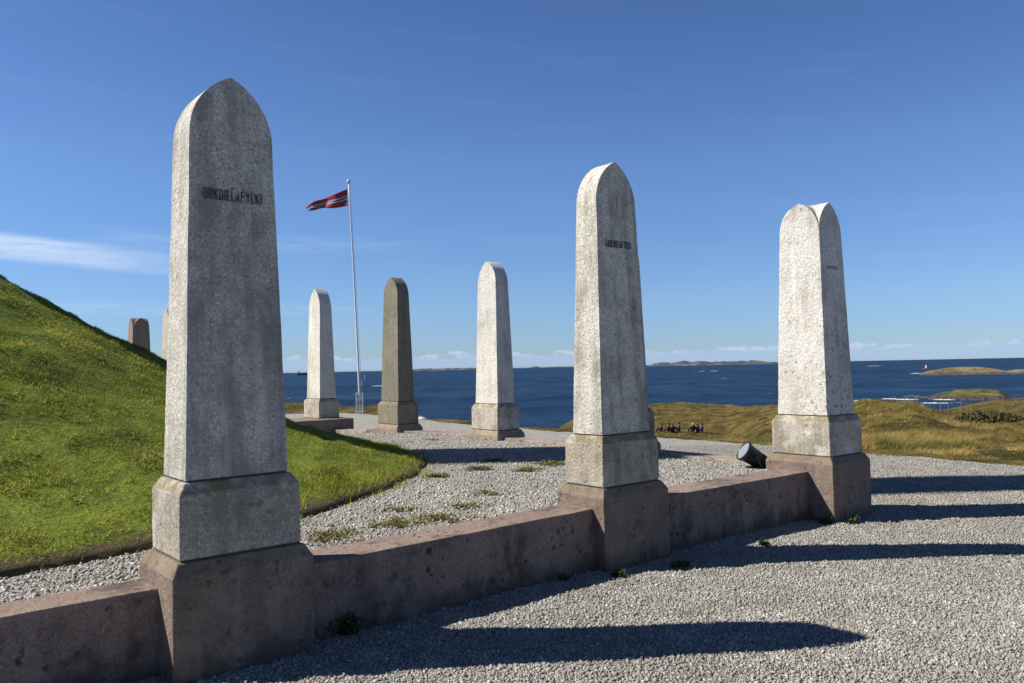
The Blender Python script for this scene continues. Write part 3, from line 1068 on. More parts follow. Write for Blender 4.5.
def mats(seed, base=(.50, .47, .41), dark=(.17, .165, .155), li=LICH, la=.25, plinth=(.180, .136, .110), block=None, pale_amt=.5, stain=.5, crust_shade=0.0, spots=.25):
    return (granite('shaft_granite', base, dark, li, la, .75, stain, seed, tuple(min(.6, v * 1.6) for v in base), .35 if base[0] < .2 else .15, spots=spots, crust_shade=crust_shade, runs=.45),
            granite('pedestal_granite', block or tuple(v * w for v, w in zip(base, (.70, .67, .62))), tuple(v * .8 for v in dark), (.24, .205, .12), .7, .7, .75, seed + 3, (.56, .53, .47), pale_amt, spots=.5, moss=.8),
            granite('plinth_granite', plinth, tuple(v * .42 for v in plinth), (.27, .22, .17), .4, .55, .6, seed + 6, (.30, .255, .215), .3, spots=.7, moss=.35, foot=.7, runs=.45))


def face_y(wv, z):      # outward face of the shaft at height z above its foot
    return -(wv - TAP * z / HSP)


t, sh, z0 = pillar(1, 'largest and nearest granite pillar, carved ORKDŒLAFYLKI, at the left of the picture', 'u', mats(1.0, base=(.47, .45, .40), dark=(.15, .148, .138), li=(.26, .25, .19), stain=.75, crust_shade=.25), 0.0)
V, F = text_mesh('ORKDŒLAFYLKI', .056, .335, small=(6,))
Vd, Fd = merge(box(-.012, -.002, .036, .048, -.002, .002))
V, F = merge((V, F), (Vd, Fd))
zz = 2.60 - .605 - HB
inscription(sh, V, F, 2.60, face_y(.189, zz) - .006, math.atan(TAP / HSP))
t, sh, z0 = pillar(2, 'middle foreground granite pillar carved GAULDŒLAFYLKI, with a red plinth between two low walls', 'u', mats(2.0, base=(.52, .49, .425), dark=(.12, .117, .11), stain=.75, crust_shade=.25), -.025)
V, F = text_mesh('GAULDŒLAFYLKI', .056, .30, .0036)
inscription(sh, V, F, 2.60 + .025, face_y(.168, 2.6 - .616 - HB) - .006, math.atan(TAP / HSP), 'worn')
t, sh, z0 = pillar(3, 'right hand corner pillar with a cross gabled top, beside the black floodlight', 'x', mats(3.0, base=(.56, .53, .475), pale_amt=1.0, spots=.6), -.045, hs=HS - .03)
# a short row of worn cut strokes, no longer readable
parts = []
for i in range(11):
    xx = -.11 + i * .021
    parts.append(box(xx, xx + .006, -.002, .002, -.018, .018))
    if i % 2: parts.append(box(xx + .0065, xx + .014, -.002, .002, -.018 + .012 * (i % 3), -.013 + .012 * (i % 3)))
V, F = merge(*parts)
o = mesh_obj('inscription', [(v[0], v[1] + face_y(.285, 2.57 - .612 - HB) - .001, v[2] + 2.57 + .045) for v in V], F, M['worn'], sh)

G4 = 'granite pillars along the seaward side'
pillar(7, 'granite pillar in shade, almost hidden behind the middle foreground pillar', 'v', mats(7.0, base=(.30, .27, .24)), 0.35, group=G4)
pillar(4, 'pale white granite pillar in front of the sea, right of the olive grey one', 'v', mats(4.0, base=(.60, .57, .51), la=.12, plinth=(.30, .24, .18)), 0.35, group=G4)
pillar(5, 'olive grey lichen covered granite pillar between two pale ones', 'v', mats(5.0, base=(.175, .160, .122), dark=(.075, .07, .055), li=(.29, .28, .23), la=.3, block=(.20, .18, .13), plinth=(.26, .19, .15), pale_amt=.1), 0.35, group=G4)
pillar(6, 'pale granite pillar on a broad reddish slab, left of the flagpole', 'v', mats(6.0, base=(.58, .55, .49), la=.12, plinth=(.20, .155, .13)), 0.30, group=G4, hs=HS + .10, slab=(-1.4, .335, -.78, .42))
pillar(8, 'grey pillar beyond the mound, half hidden by the nearest pillar', 'v', mats(8.0, base=(.38, .35, .29)), 0.45, group='pillars showing over the mound')
pillar(9, 'dark reddish pillar with arched faces showing over the mound slope', 'x', mats(9.0, base=(.22, .165, .14), dark=(.10, .07, .06), la=.1), 0.45, group='pillars showing over the mound')


# ------------------------------------------------------------------ low granite walls
def wall(label, A, B, v_out, v_in, z_top0, z_top1, mat, z_bot=-.15):
    """wall along A->B; offsets are measured to the left of that line"""
    A, B = np.array(A), np.array(B)
    L = float(np.hypot(*(B - A)))
    ang = math.atan2(B[1] - A[1], B[0] - A[0])
    o = thing('low_wall', label, 'low wall', (A[0], A[1], 0), ang, 'low granite walls linking the pillars')
    n = max(12, int(L / .06))
    prof = [(v_out, z_bot), (v_out, .1), (v_out, .2), (v_out, .3), (v_out, 1.0), (v_out + .1, 1.0), (v_in - .1, 1.0), (v_in, 1.0), (v_in, .2), (v_in, z_bot)]
    V, F = [], []
    for i in range(n + 1):
        f = i / n
        zt = z_top0 + (z_top1 - z_top0) * f
        for (v, z) in prof:
            V.append((f * L, v, zt if z == 1.0 else z))
    m = len(prof)
    V = np.array(V)
    V[:, 1] += .010 * fbm(V[:, 0] * 5 + A[0] * 9, V[:, 2] * 6, 4)
    V[:, 2] += .008 * fbm(V[:, 0] * 4 + A[1] * 7, V[:, 1] * 9, 4) * (V[:, 2] > .35)
    for i in range(n):
        for c in range(m - 1):
            F.append((i * m + c, (i + 1) * m + c, (i + 1) * m + c + 1, i * m + c + 1))
    F.append(tuple(range(m))[::-1])
    F.append(tuple(range(n * m, n * m + m)))
    V2, F2 = V, [tuple(reversed(f)) for f in F]
    w = mesh_obj('wall_stone', V2, F2, mat, o)
    bevel(w, .008)
    return o


def wmat(seed, base=(.225, .166, .137)):
    return granite('wall_granite', base, (.075, .056, .050), (.062, .052, .050), .75, .6, .75, seed, (.31, .25, .21), .3, bump=.8, spots=1.0, foot=.7)


def off(no, du, dv=0):
    X, Y, zt, yaw, wu, wv = PIL[no]
    a = rad(yaw)
    return (X + du * math.cos(a) - dv * math.sin(a), Y + du * math.sin(a) + dv * math.cos(a))


wall('pinkish granite wall at the bottom left corner, left of the nearest pillar', off(1, -3.6), off(1, -.36), -.05, .23, .45, .45, wmat(21))
wall('stained granite wall running between the nearest pillar and the middle foreground pillar', off(1, .36), off(2, -.36), -.15, .19, .45, .46, wmat(22))
wall('granite wall between the middle foreground pillar and the corner pillar', off(2, .36), off(3, -.34), -.12, .24, .45, .46, wmat(23))
wall('low kerb wall behind the black floodlight, leading back from the corner pillar', off(3, 0, .36), off(7, 0, -.35), -.16, .18, .478, .482, wmat(24, (.30, .25, .21)))
wall('low kerb wall to the right of the white pillar, half covered by gravel', off(7, 0, .35), off(4, 0, -.35), -.16, .16, .50, .50, wmat(25, (.30, .25, .21)))
wall('low kerb wall between the olive grey pillar and the white pillar', off(4, 0, .35), off(5, 0, -.36), -.16, .16, .50, .495, wmat(26, (.30, .25, .21)))
wall('low kerb wall between the olive grey pillar and the broad reddish slab', off(5, 0, .36), off(6, 0, -.80), -.16, .16, .49, .37, wmat(27, (.30, .25, .21)))

# ------------------------------------------------------------------ great obelisk on the mound (its shadow crosses the court)
ob = thing('obelisk', 'tall granite obelisk on top of the mound, out of frame to the left', 'obelisk', (-11.7, 10.12, 4.4), rad(12))
om = granite('obelisk_granite', (.42, .36, .33), (.16, .13, .12), LICH, .2, .5, .4, 31)
V, F = block_mesh(1.35, 1.35, -.6, .9, .1, .1, 2)
mesh_obj('plinth', V, F, om, ob)
V = [(sx * w, sy * w, z) for w, z in ((.88, .9), (.52, 15.6), (.02, 17.2)) for sx, sy in ((-1, -1), (1, -1), (1, 1), (-1, 1))]
F = [(0, 1, 5, 4), (1, 2, 6, 5), (2, 3, 7, 6), (3, 0, 4, 7), (4, 5, 9, 8), (5, 6, 10, 9), (6, 7, 11, 10), (7, 4, 8, 11), (8, 9, 10, 11), (3, 2, 1, 0)]
bevel(mesh_obj('shaft', V, F, om, ob), .02)

# ------------------------------------------------------------------ flagpole and pennant
FX, FY = pix(360, 414)[:2] / np.hypot(*pix(360, 414)[:2]) * 34.5
FZ = float(terrain_z(np.array([FX]), np.array([FY]))[0])
fp = thing('flagpole', 'tall white flagpole standing at the seaward edge of the gravel', 'flagpole', (FX, FY, FZ))
HP = height_at(350, 183, 34.5) - FZ
pts = [(-(.34) * (i / 12) ** 1.3, 0, HP * i / 12) for i in range(13)]
V, F = tube(pts, [.048 - .024 * i / 12 for i in range(13)], 12)
mesh_obj('pole', V, F, M['white_paint'], fp, True)
top = Vector(pts[-1])
bpy_ball = tube([top + Vector((0, 0, z)) for z in (-.02, .03, .09, .14, .17)], [.03, .06, .07, .05, .01], 12)
mesh_obj('finial', *bpy_ball, M['steel'], fp, True)
V, F = merge(box(-.17, .17, -.17, .17, -.1, .06), box(-.15, -.11, -.08, .08, .06, .85), box(.11, .15, -.08, .08, .06, .85), box(-.11, .11, .09, .11, .5, .6), box(-.11, .11, .09, .11, .2, .3))
bevel(mesh_obj('base_bracket', V, F, M['white_paint'], fp), .01)
V, F = tube([(p[0] + .10 - .05 * i / 12, p[1] - .02, p[2]) for i, p in list(enumerate(pts))[1:]], .008, 5)
mesh_obj('halyard', V, F, M['white_paint'], fp)
V, F = box(.05, .13, -.05, -.01, 1.15, 1.35)
mesh_obj('cleat', V, F, M['steel'], fp)

m, q, b = new_mat('pennant_cloth')
uv = q.n('ShaderNodeAttribute', attribute_name='flag_uv').outputs['Vector']
s = q.n('ShaderNodeSeparateXYZ')
q.put(s.inputs[0], uv)
dv = q.math('ABSOLUTE', q.math('SUBTRACT', s.outputs[1], 0.5))
fab = q.noise(uv, 40, 3)
red = q.mix(fab, (.19, .018, .034), (.25, .027, .042))
c = q.mix(q.math('LESS_THAN', dv, .115), red, (.46, .44, .49))
c = q.mix(q.math('LESS_THAN', dv, .06), c, (.035, .05, .16))
q.put(b.inputs['Base Color'], c)
b.inputs['Roughness'].default_value = .85
fl = thing('pennant', 'red white and blue striped pennant streaming left from the flagpole top', 'flag', (FX, FY, FZ))
Z1, Z0 = height_at(349.5, 188, 34.5) - FZ, height_at(350.5, 205.5, 34.5) - FZ
nu, nv = 60, 17
V, UV = [], []
LEN = 1.82
for i in range(nu + 1):
    f = i / nu
    hx = (-.33 - .04 - LEN * f)
    wid = (Z1 - Z0) * (1 - .76 * f ** 1.05)
    ctr = (Z1 + Z0) / 2 - .42 * f - .06 * math.sin(f * 7) * f
    for j in range(nv):
        g = j / (nv - 1)
        fold = math.sin(f * 11 + g * 2.2) * .085 * (0.2 + f) + math.sin(g * 9 + f * 5) * .035 * f
        V.append((hx + .10 * f * math.sin(g * 5), fold + .25 * f, ctr + (g - .5) * wid + .03 * math.sin(f * 13 + g * 3) * f))
        UV.append((f, g, 0))
# the split fly end: upper and lower tails
F = []
for i in range(nu):
    for j in range(nv - 1):
        if f and i > nu * .8 and abs(j - (nv - 2) / 2) < (i - nu * .8) / (nu * .2) * 1.8: continue
        F.append((i * nv + j, (i + 1) * nv + j, (i + 1) * nv + j + 1, i * nv + j + 1))
o = mesh_obj('cloth', V, F, m, fl, True)
at = o.data.attributes.new('flag_uv', 'FLOAT_VECTOR', 'POINT')
at.data.foreach_set('vector', np.array(UV, np.float32).ravel())
md = o.modifiers.new('solid', 'SOLIDIFY')
md.thickness = .004
V, F = merge(tube([(-.365, 0, Z1 + .05), (-.365, 0, Z0 - .05)], .012, 6))
mesh_obj('hoist_rope', V, F, M['white_paint'], fl)

# ------------------------------------------------------------------ floodlight
lx, ly = (pix(754, 463)[:2] / pix(754, 463)[1]) * 8.80
lz = float(inner_z(np.array([lx]), np.array([ly]))[0])
fd = thing('floodlight', 'black barrel floodlight tilted up on the gravel beside the corner pillar', 'floodlight', (lx, ly, lz))
axis = Vector((-.84, -.10, .55)).normalized()
c0 = Vector((.0, .03, .125))
e1 = axis.cross(Vector((0, 0, 1))).normalized()
e2 = e1.cross(axis)


def lathe(prof, n=32, closed=False):
    V, F = [], []
    for a, rr_ in prof:
        for i in range(n):
            w = 2 * math.pi * i / n
            V.append(c0 + axis * a + (e1 * math.cos(w) + e2 * math.sin(w)) * rr_)
    for j in range(len(prof) - 1):
        for i in range(n):
            F.append((j * n + i, j * n + (i + 1) % n, (j + 1) * n + (i + 1) % n, (j + 1) * n + i))
    return V, F


mesh_obj('barrel', *lathe([(-.165, .001), (-.165, .060), (-.155, .070), (-.06, .088), (.10, .104), (.104, .114), (.134, .114), (.136, .104), (.124, .102), (.122, .001)]), M['black_metal'], fd, True)
for i in range(4):
    a = -.14 + i * .02
    mesh_obj('cooling_fin', *lathe([(a, .05), (a, .086 + i * .002), (a + .007, .086 + i * .002), (a + .007, .05)]), M['black_metal'], fd)
mesh_obj('lens', *lathe([(.125, .100), (.129, .09), (.132, .05), (.133, .001)]), M['glass'], fd, True)
for sg in (-1, 1):
    p0 = c0 + e1 * sg * .112
    V, F = tube([p0, p0 + Vector((.03, .01, -.06)), Vector((.05, .04, .0)) + e1 * sg * .1], [.013, .013, .013], 6)
    mesh_obj('yoke_arm', V, F, M['black_metal'], fd)
    V, F = tube([p0 - e1 * sg * .03, p0 + e1 * sg * .016], .02, 12)
    mesh_obj('pivot_knob', V, F, M['black_metal'], fd)
V, F = tube([(.04, .03, -.02), (.04, .03, .016)], .12, 20)
mesh_obj('base_plate', V, F, M['black_metal'], fd)
# wedge shaped ballast box behind the barrel
V = [(.10, -.05, -.03), (.215, -.05, -.03), (.215, .09, -.03), (.10, .09, -.03), (.145, -.04, .09), (.185, -.04, .125), (.185, .08, .125), (.145, .08, .09)]
F = [(3, 2, 1, 0), (4, 5, 6, 7), (0, 1, 5, 4), (1, 2, 6, 5), (2, 3, 7, 6), (3, 0, 4, 7)]
bevel(mesh_obj('ballast_box', V, F, M['black_metal'], fd), .006)

# ------------------------------------------------------------------ weeds at the foot of the stones and on the court
def weed(loc, r, h, n, mat, label, group, flat=.6):
    V = []
    dry = mat is M['dryweed']
    sx_, sy_ = (.42, .42) if dry else (.30, .22)
    heads = [(random.gauss(0, r * sx_), random.gauss(0, r * sy_), random.uniform(.35, 1)) for _ in range(max(6, int(n / 12)))]
    heads[0] = (0, 0, .8)
    for i in range(int(n * (1.5 if dry else 2))):   # many small leaves
        hx, hy, hs = random.choice(heads)
        bx, by = hx + random.gauss(0, r * .16), hy + random.gauss(0, r * .16)
        z0 = random.random() ** 1.5 * h * hs * .75
        a2 = random.uniform(0, 6.283)
        L = random.uniform(.012, .04) * (1.0 if h < .1 else 1.3)
        w = random.uniform(.004, .010)
        px_, py_ = -math.sin(a2) * w, math.cos(a2) * w
        tx, ty = math.cos(a2) * L * flat, math.sin(a2) * L * flat
        V += [(bx - px_, by - py_, z0 - .005), (bx + px_, by + py_, z0 - .005), (bx + tx, by + ty, z0 + L * random.uniform(.1, .9))]
    for hx, hy, hs in heads:      # creeping runners from the root to every tuft
        L = math.hypot(hx, hy) + 1e-4
        V += [(-hy / L * .002, hx / L * .002, .004), (hy / L * .002, -hx / L * .002, .004), (hx, hy, .012)]
    o = poly_obj('weed', np.array(V), 3, mat)
    o.location = loc
    return tag(o, label, 'weed', group)


def gpt(px, py, z):
    r = pix(px, py)
    s_ = (z - CAM_Z) / r[2]
    return (r[0] * s_, r[1] * s_, z)


GW = 'dark weeds at the foot of the stones'
weed(gpt(349, 632, .0), .10, .15, 420, M['weed'], 'dark bushy weed against the foot of the stained wall', GW)
weed(gpt(618, 576, -.01), .07, .07, 160, M['weed'], 'small dark weed at the foot of the middle foreground plinth', GW)
weed(gpt(680, 566, -.01), .11, .07, 200, M['weed'], 'dark weed in the shadow to the right of the middle foreground plinth', GW)
weed(gpt(826, 524, -.03), .08, .09, 200, M['weed'], 'dark weed in front of the corner pillar plinth', GW)
weed(gpt(854, 524, -.04), .09, .11, 260, M['weed'], 'leafy weed at the right foot of the corner pillar', GW)
weed(gpt(766, 545, -.01), .07, .06, 120, M['dryweed'], 'small yellowish weed at the shadow edge on the outer gravel', GW)
weed(gpt(563, 579, .0), .06, .05, 110, M['weed'], 'low dark weed in the angle of wall and middle plinth', GW)
GD = 'dry weed patches on the court gravel'
PX = [(334, 536, .20, 'wide dry weed patch just behind the stained wall, nearest the big pillar'), (392, 524, .18, 'dry weed patch behind the middle of the stained wall'),
      (440, 519, .20, 'thick dry weed patch behind the wall, right of its middle'), (468, 508, .16, 'thin dry weed patch behind the right half of the stained wall'),
      (402, 511, .13, 'small weed patch on the gravel near the mound edge'), (488, 495, .17, 'olive weed patch in the middle of the court gravel'),
      (478, 469, .16, 'weed patch at the front edge of the long shadow'), (437, 476, .12, 'small weed patch beside the grass mound tip'),
      (530, 470, .15, 'weed patch near the middle foreground pillar'), (551, 464, .2, 'brownish weed patch left of the middle foreground pillar'),
      (494, 461, .14, 'low weed in the edge of the long shadow'), (432, 441, .13, 'weed patch in front of the far kerb wall')]
for px, py, r, lb in PX:
    weed(gpt(px, py, .43 if py > 480 else .455), r, .035, int(420 * r / .17), M['dryweed'], lb, GD, flat=1.1)

# ------------------------------------------------------------------ people resting on the grass below the dunes
def ground_hit(px, py, d0=24.0, d1=230.0):
    """where the line of sight through a photo pixel meets the grassland"""
    rr_ = pix(px, py)
    n2 = math.hypot(rr_[0], rr_[1])
    dd = np.arange(d0, d1, .25)
    tz = terrain_z(rr_[0] / n2 * dd, rr_[1] / n2 * dd)
    hit = np.nonzero(tz >= CAM_Z + rr_[2] / n2 * dd)[0]
    d = float(dd[hit[0]]) if len(hit) else d0 + 60
    return rr_[0] / n2 * d, rr_[1] / n2 * d, d


def person(px, py, hgt, top, legs, hair, label, face):
    x, y, d = ground_hit(px, py)
    z = float(terrain_z(np.array([x]), np.array([y]))[0])
    p = thing('person', label, 'person', (x, y, z + .02), face, 'people sitting on the grass below the dunes')
    s_ = hgt / .92
    # seated on the ground, knees drawn up, forearms resting on the knees; +y is where they look
    J = [(0, 0, .13), (0, -.02, .33), (0, -.01, .53), (0, .01, .62), (0, .03, .72), (0, .04, .82),
         (-.10, .02, .12), (-.14, .40, .45), (-.13, .52, .08), (-.13, .64, .04), (.10, .02, .12), (.14, .36, .47), (.13, .46, .08), (.13, .60, .04),
         (-.20, -.01, .53), (-.25, .12, .32), (-.17, .36, .44), (-.12, .43, .44), (.20, -.01, .53), (.26, .10, .32), (.18, .34, .46), (.13, .42, .47)]
    El = [(0, 1), (1, 2), (2, 3), (3, 4), (4, 5), (0, 6), (6, 7), (7, 8), (8, 9), (0, 10), (10, 11), (11, 12), (12, 13), (2, 14), (14, 15), (15, 16), (16, 17), (2, 18), (18, 19), (19, 20), (20, 21)]
    Rd = [.16, .155, .14, .06, .095, .075, .10, .075, .05, .04, .10, .075, .05, .04, .075, .055, .042, .04, .075, .055, .042, .04]
    me = bpy.data.meshes.new('body')
    me.from_pydata([tuple(c * s_ for c in v) for v in J], El, [])
    import bmesh
    bb = bmesh.new()
    bb.from_mesh(me)
    bb.verts.layers.skin.verify()
    bb.to_mesh(me)
    bb.free()
    o = bpy.data.objects.new('body', me)
    COL.objects.link(o)
    o.parent = p
    o.modifiers.new('skin', 'SKIN')
    for i, rv in enumerate(Rd):
        me.skin_vertices[0].data[i].radius = (rv * s_, rv * s_)
    me.skin_vertices[0].data[0].use_root = True
    sb = o.modifiers.new('sub', 'SUBSURF')
    sb.levels = sb.render_levels = 1
    mm, q, b = new_mat('clothes_and_skin')
    sx_ = q.n('ShaderNodeSeparateXYZ')
    q.put(sx_.inputs[0], q.n('ShaderNodeTexCoord').outputs['Object'])
    leg = q.math('MULTIPLY', q.math('GREATER_THAN', sx_.outputs[1], .10 * s_), q.math('LESS_THAN', q.math('ABSOLUTE', sx_.outputs[0]), .165 * s_))
    c = q.mix(q.math('MULTIPLY', leg, q.math('LESS_THAN', sx_.outputs[2], .52 * s_)), top, legs)
    c = q.mix(q.math('GREATER_THAN', sx_.outputs[2], .61 * s_), c, (.30, .19, .14))
    q.put(b.inputs['Base Color'], c)
    b.inputs['Roughness'].default_value = .85
    me.materials.append(mm)
    V, F = tube([(0, -.01 * s_, .68 * s_), (0, -.015 * s_, .76 * s_), (0, .0, .84 * s_), (0, .02, .90 * s_), (0, .03, .925 * s_)], [.085 * s_, .108 * s_, .115 * s_, .085 * s_, .02 * s_], 12)
    mesh_obj('hair', V, F, hair, p, True)
    return p


B1, B2 = (.012, .012, .016), (.02, .025, .045)
person(661.5, 432.3, .92, B2, B1, M['hair'], 'leftmost person on the grass, sitting alone in dark clothes', 1.2)
person(669.0, 432.5, .98, (.13, .02, .028), B1, M['hair'], 'person in a red jacket sitting on the grass', 1.0)
person(673.0, 432.8, .86, (.03, .02, .03), B1, M['hair'], 'person in black sitting close on the right of the red jacket', .6)
person(679.2, 432.6, 1.0, (.06, .035, .06), B2, M['hair'], 'person in dark purple sitting just left of the gap between the groups', 1.3)
person(693.2, 432.6, .98, (.016, .016, .02), B1, M['hair_grey'], 'person in black with pale hair, left one of the three at the right', .5)
person(697.8, 432.9, .90, (.02, .022, .04), B1, M['hair'], 'person in navy sitting between two others at the right', -.3)
person(702.2, 432.8, .96, (.11, .12, .18), B2, M['hair'], 'rightmost person on the grass, sitting in a grey blue jacket', .9)


# ------------------------------------------------------------------ islands, skerries and far coast
def landform(name, label, cat, px0, px1, d, depth, prof, mat, rough=1.0, seed=0, kind='structure', n=180, m=26, lift=0.0):
    """land rising from the sea; prof lists (pixel x, pixel y of skyline)"""
    r0, r1 = pix(px0, 370), pix(px1, 370)
    a0, a1 = math.atan2(r0[0], r0[1]), math.atan2(r1[0], r1[1])
    A_ = np.linspace(a0, a1, n)
    pxs = np.linspace(px0, px1, n)
    sky_z = np.array([height_at(p, np.interp(p, [q[0] for q in prof], [q[1] for q in prof]), d + depth * .5) for p in pxs])
    T = np.linspace(0, 1, m)
    sh = np.sin(np.pi * T) ** .8
    dd = d + depth * T
    X_, Y_ = np.sin(A_)[:, None] * dd[None, :], np.cos(A_)[:, None] * dd[None, :]
    end = np.clip(np.minimum(np.arange(n), n - 1 - np.arange(n)) / (n * .05), 0, 1)[:, None]
    low = SEA_Z - 1.0 - (d + depth) ** 2 / (2 * 7.4e6)
    hgt = (sky_z[:, None] - low) * sh[None, :]
    nz_ = rough * (fbm(X_ / depth * 7 + seed, Y_ / depth * 7, 5) * 1.6)
    Zz = low + hgt * (.15 + .85 * end) + nz_ * sh[None, :] ** .5 * end
    o = index_obj(name, np.stack([X_, Y_, Zz], -1).reshape(-1, 3), grid_faces(n, m)[:, ::-1], mat, smooth=False)
    return tag(o, kind=kind) if kind == 'structure' else tag(o, label, cat)


gr = [(0, (.055, .055, .018)), (.5, (.14, .12, .045)), (1, (.24, .19, .085))]
landform('headland', '', '', 886, 1034, 266, 46, [(886, 405.5), (905, 404), (922, 400.5), (932, 396.8), (942, 393.4), (958, 391), (985, 389.5), (1000, 391), (1010, 397), (1022, 401), (1034, 403)],
         islet_mat('headland_cover', [(0, (.03, .035, .012)), (.5, (.09, .09, .026)), (1, (.20, .165, .055))], (.10, .088, .078), -10.3, -9.4, .12), 1.0, 3)
landform('island', '', '', 914, 1110, 650, 70, [(914, 376), (922, 373.2), (934, 370.6), (950, 368.2), (965, 367.2), (985, 367.2), (1000, 368.6), (1012, 370.4), (1022, 369.4), (1110, 373)],
         islet_mat('island_cover', [(0, (.075, .06, .035)), (.5, (.16, .13, .07)), (1, (.24, .19, .10))], (.12, .105, .09), -9.9, -9.0, .06), 1.3, 5)
for (p0, p1, d, yy, nm) in ((856, 888, 266, 399.6, 1), (900, 921, 292, 395.6, 2), (912, 935, 282, 396.8, 3), (926, 948, 274, 397.6, 4), (889, 899, 290, 396.8, 5)):
    landform('skerry', '', '', p0, p1, d, d * .02, [(p0, yy + 1.0), ((p0 + p1) / 2, yy - .3), (p1, yy + .8)], M['rock'], .7, nm, n=70, m=14)
landform('skerry', '', '', 286, 344, 900, 18, [(286, 386), (300, 384.3), (318, 385), (344, 385.6)], M['rock'], .5, 6, n=120, m=12)
landform('skerry', '', '', 330, 384, 940, 18, [(330, 384.8), (352, 383.6), (365, 384.2), (384, 385)], M['rock'], .5, 8, n=120, m=12)
far = ground_soil('far_coast_rock', [(0, (.035, .045, .055)), (.55, (.075, .085, .095)), (1, (.22, .21, .20))], .012, .5, 5)
landform('far_coast', '', '', 646, 782, 4200, 300, [(646, 366), (655, 363.6), (672, 362.4), (684, 361.6), (700, 361.6), (715, 362.2), (730, 362), (745, 361.3), (760, 361.3), (782, 362)], far, 13, 9, n=240, m=12)
landform('far_coast', '', '', 408, 500, 5200, 300, [(408, 370), (425, 369), (445, 368.4), (470, 367.8), (500, 368)], far, 12, 10, n=200, m=12)
landform('far_coast', '', '', 512, 600, 7000, 300, [(512, 368.9), (530, 367.5), (536, 366.2), (542, 367.5), (560, 366.6), (600, 366.6)], far, 5, 11, n=200, m=12)


def foam(px, py, w, d_w, label):
    g = gpt(px, py, SEA_Z + .12)
    rr = random.Random(int(px))
    V, F = [], []
    n = 26
    for i in range(n + 1):
        f = i / n
        th = d_w * math.sin(math.pi * min(1, max(0, f))) ** .6 * rr.uniform(.45, 1.1) + .05
        yo = rr.uniform(-.25, .25) * d_w
        hz = rr.uniform(.05, .35) * min(1, math.sin(math.pi * f) + .1)
        V += [((f - .5) * w, yo - th / 2, 0), ((f - .5) * w, yo, hz), ((f - .5) * w, yo + th / 2, 0)]
    for i in range(n):
        for j in (0, 1):
            F.append((i * 3 + j, i * 3 + 3 + j, i * 3 + 4 + j, i * 3 + 1 + j))
    o = mesh_obj('sea_foam', V, F, M['foam'], None, True)
    o.location = g
    o.rotation_euler = (0, 0, -math.atan2(g[0], g[1]))
    return tag(o, label, 'surf', 'breaking surf round the skerries', 'stuff')


foam(916, 373.4, 9, 26, 'white surf breaking on the left tip of the far island')
foam(868, 400.5, 9, 5, 'surf line beside the skerry behind the right hand dune')
foam(906, 399.6, 7, 5, 'surf in front of the low skerries left of the headland')
foam(890, 399, 5, 4, 'small surf patch round the leftmost low skerry')
foam(944, 399.8, 6, 4, 'surf in the gap between skerry and headland')
foam(936, 403.2, 8, 3, 'pale surf at the foot of the grassy headland')
foam(714, 371, 14, 30, 'white surf far out below the distant coast')
foam(702, 371.3, 9, 22, 'smaller white surf far out, left of the longer one')
foam(380, 386, 14, 6, 'white surf at the right end of the left skerry')
foam(874, 366, 24, 60, 'thin surf line on the open sea at the right')

# navigation beacon by the island
bx = gpt(926, 375, SEA_Z)
bd = 1060
r = pix(926.5, 372)
n2 = math.hypot(r[0], r[1])
bxx, byy = r[0] / n2 * bd, r[1] / n2 * bd
bc = thing('beacon', 'small white sea beacon with a red top on the far island', 'beacon', (bxx, byy, SEA_Z - .5))
zt = height_at(926.5, 364.2, bd) - SEA_Z + .5
V, F = tube([(0, 0, 0), (0, 0, zt * .55), (0, 0, zt * .8)], [1.2, 1.1, 1.0], 14)
mesh_obj('tower', V, F, M['white_paint'], bc)
V, F = tube([(0, 0, zt * .8), (0, 0, zt * .92), (0, 0, zt)], [1.3, 1.1, .3], 14)
mesh_obj('lantern', V, F, M['red_paint'], bc)
# stone base of the beacon
V, F = tube([(0, 0, -2), (0, 0, 1.0), (0, 0, 1.6)], [6, 4, 1.8], 12)
mesh_obj('base', V, F, M['rock'], bc)

# cargo ship near the horizon at the left
r = pix(302, 377)
n2 = math.hypot(r[0], r[1])
sd_ = 2600
sh_ = thing('ship', 'tiny dark ship on the horizon at the left, beside a pale pillar', 'ship', (r[0] / n2 * sd_, r[1] / n2 * sd_, SEA_Z), rad(20))
V = [(-16, -3.5, 0), (14, -3.5, 0), (18, 0, 0), (14, 3.5, 0), (-16, 3.5, 0), (-17, -4, 4.5), (16, -4, 5), (21, 0, 6), (16, 4, 5), (-17, 4, 4.5)]
F = [(4, 3, 2, 1, 0), (5, 6, 7, 8, 9), (0, 1, 6, 5), (1, 2, 7, 6), (2, 3, 8, 7), (3, 4, 9, 8), (4, 0, 5, 9)]
mesh_obj('hull', V, F, M['hull'], sh_)
mesh_obj('superstructure', *merge(box(-15, -6, -3, 3, 4.4, 9), box(-13, -8, -2.5, 2.5, 9, 11.5)), M['white_paint'], sh_)
mesh_obj('mast', *tube([(6, 0, 4.6), (6, 0, 13)], .4, 6), M['steel'], sh_)
mesh_obj('mast', *tube([(-10, 0, 11.5), (-10, 0, 16)], .35, 6), M['steel'], sh_)
# a thin sea mark between the pole and the olive pillar
r = pix(365, 384)
n2 = math.hypot(r[0], r[1])
mk = thing('sea_mark', 'thin pole sea mark on the left skerry beside the flagpole', 'sea mark', (r[0] / n2 * 948, r[1] / n2 * 948, SEA_Z))
V, F = tube([(0, 0, 0), (0, 0, 6.5)], .5, 8)
mesh_obj('post', V, F, M['steel'], mk)
V, F = tube([(0, 0, 6.5), (0, 0, 7.2), (0, 0, 8.2)], [.6, .9, .2], 8)
mesh_obj('topmark', V, F, M['red_paint'], mk)

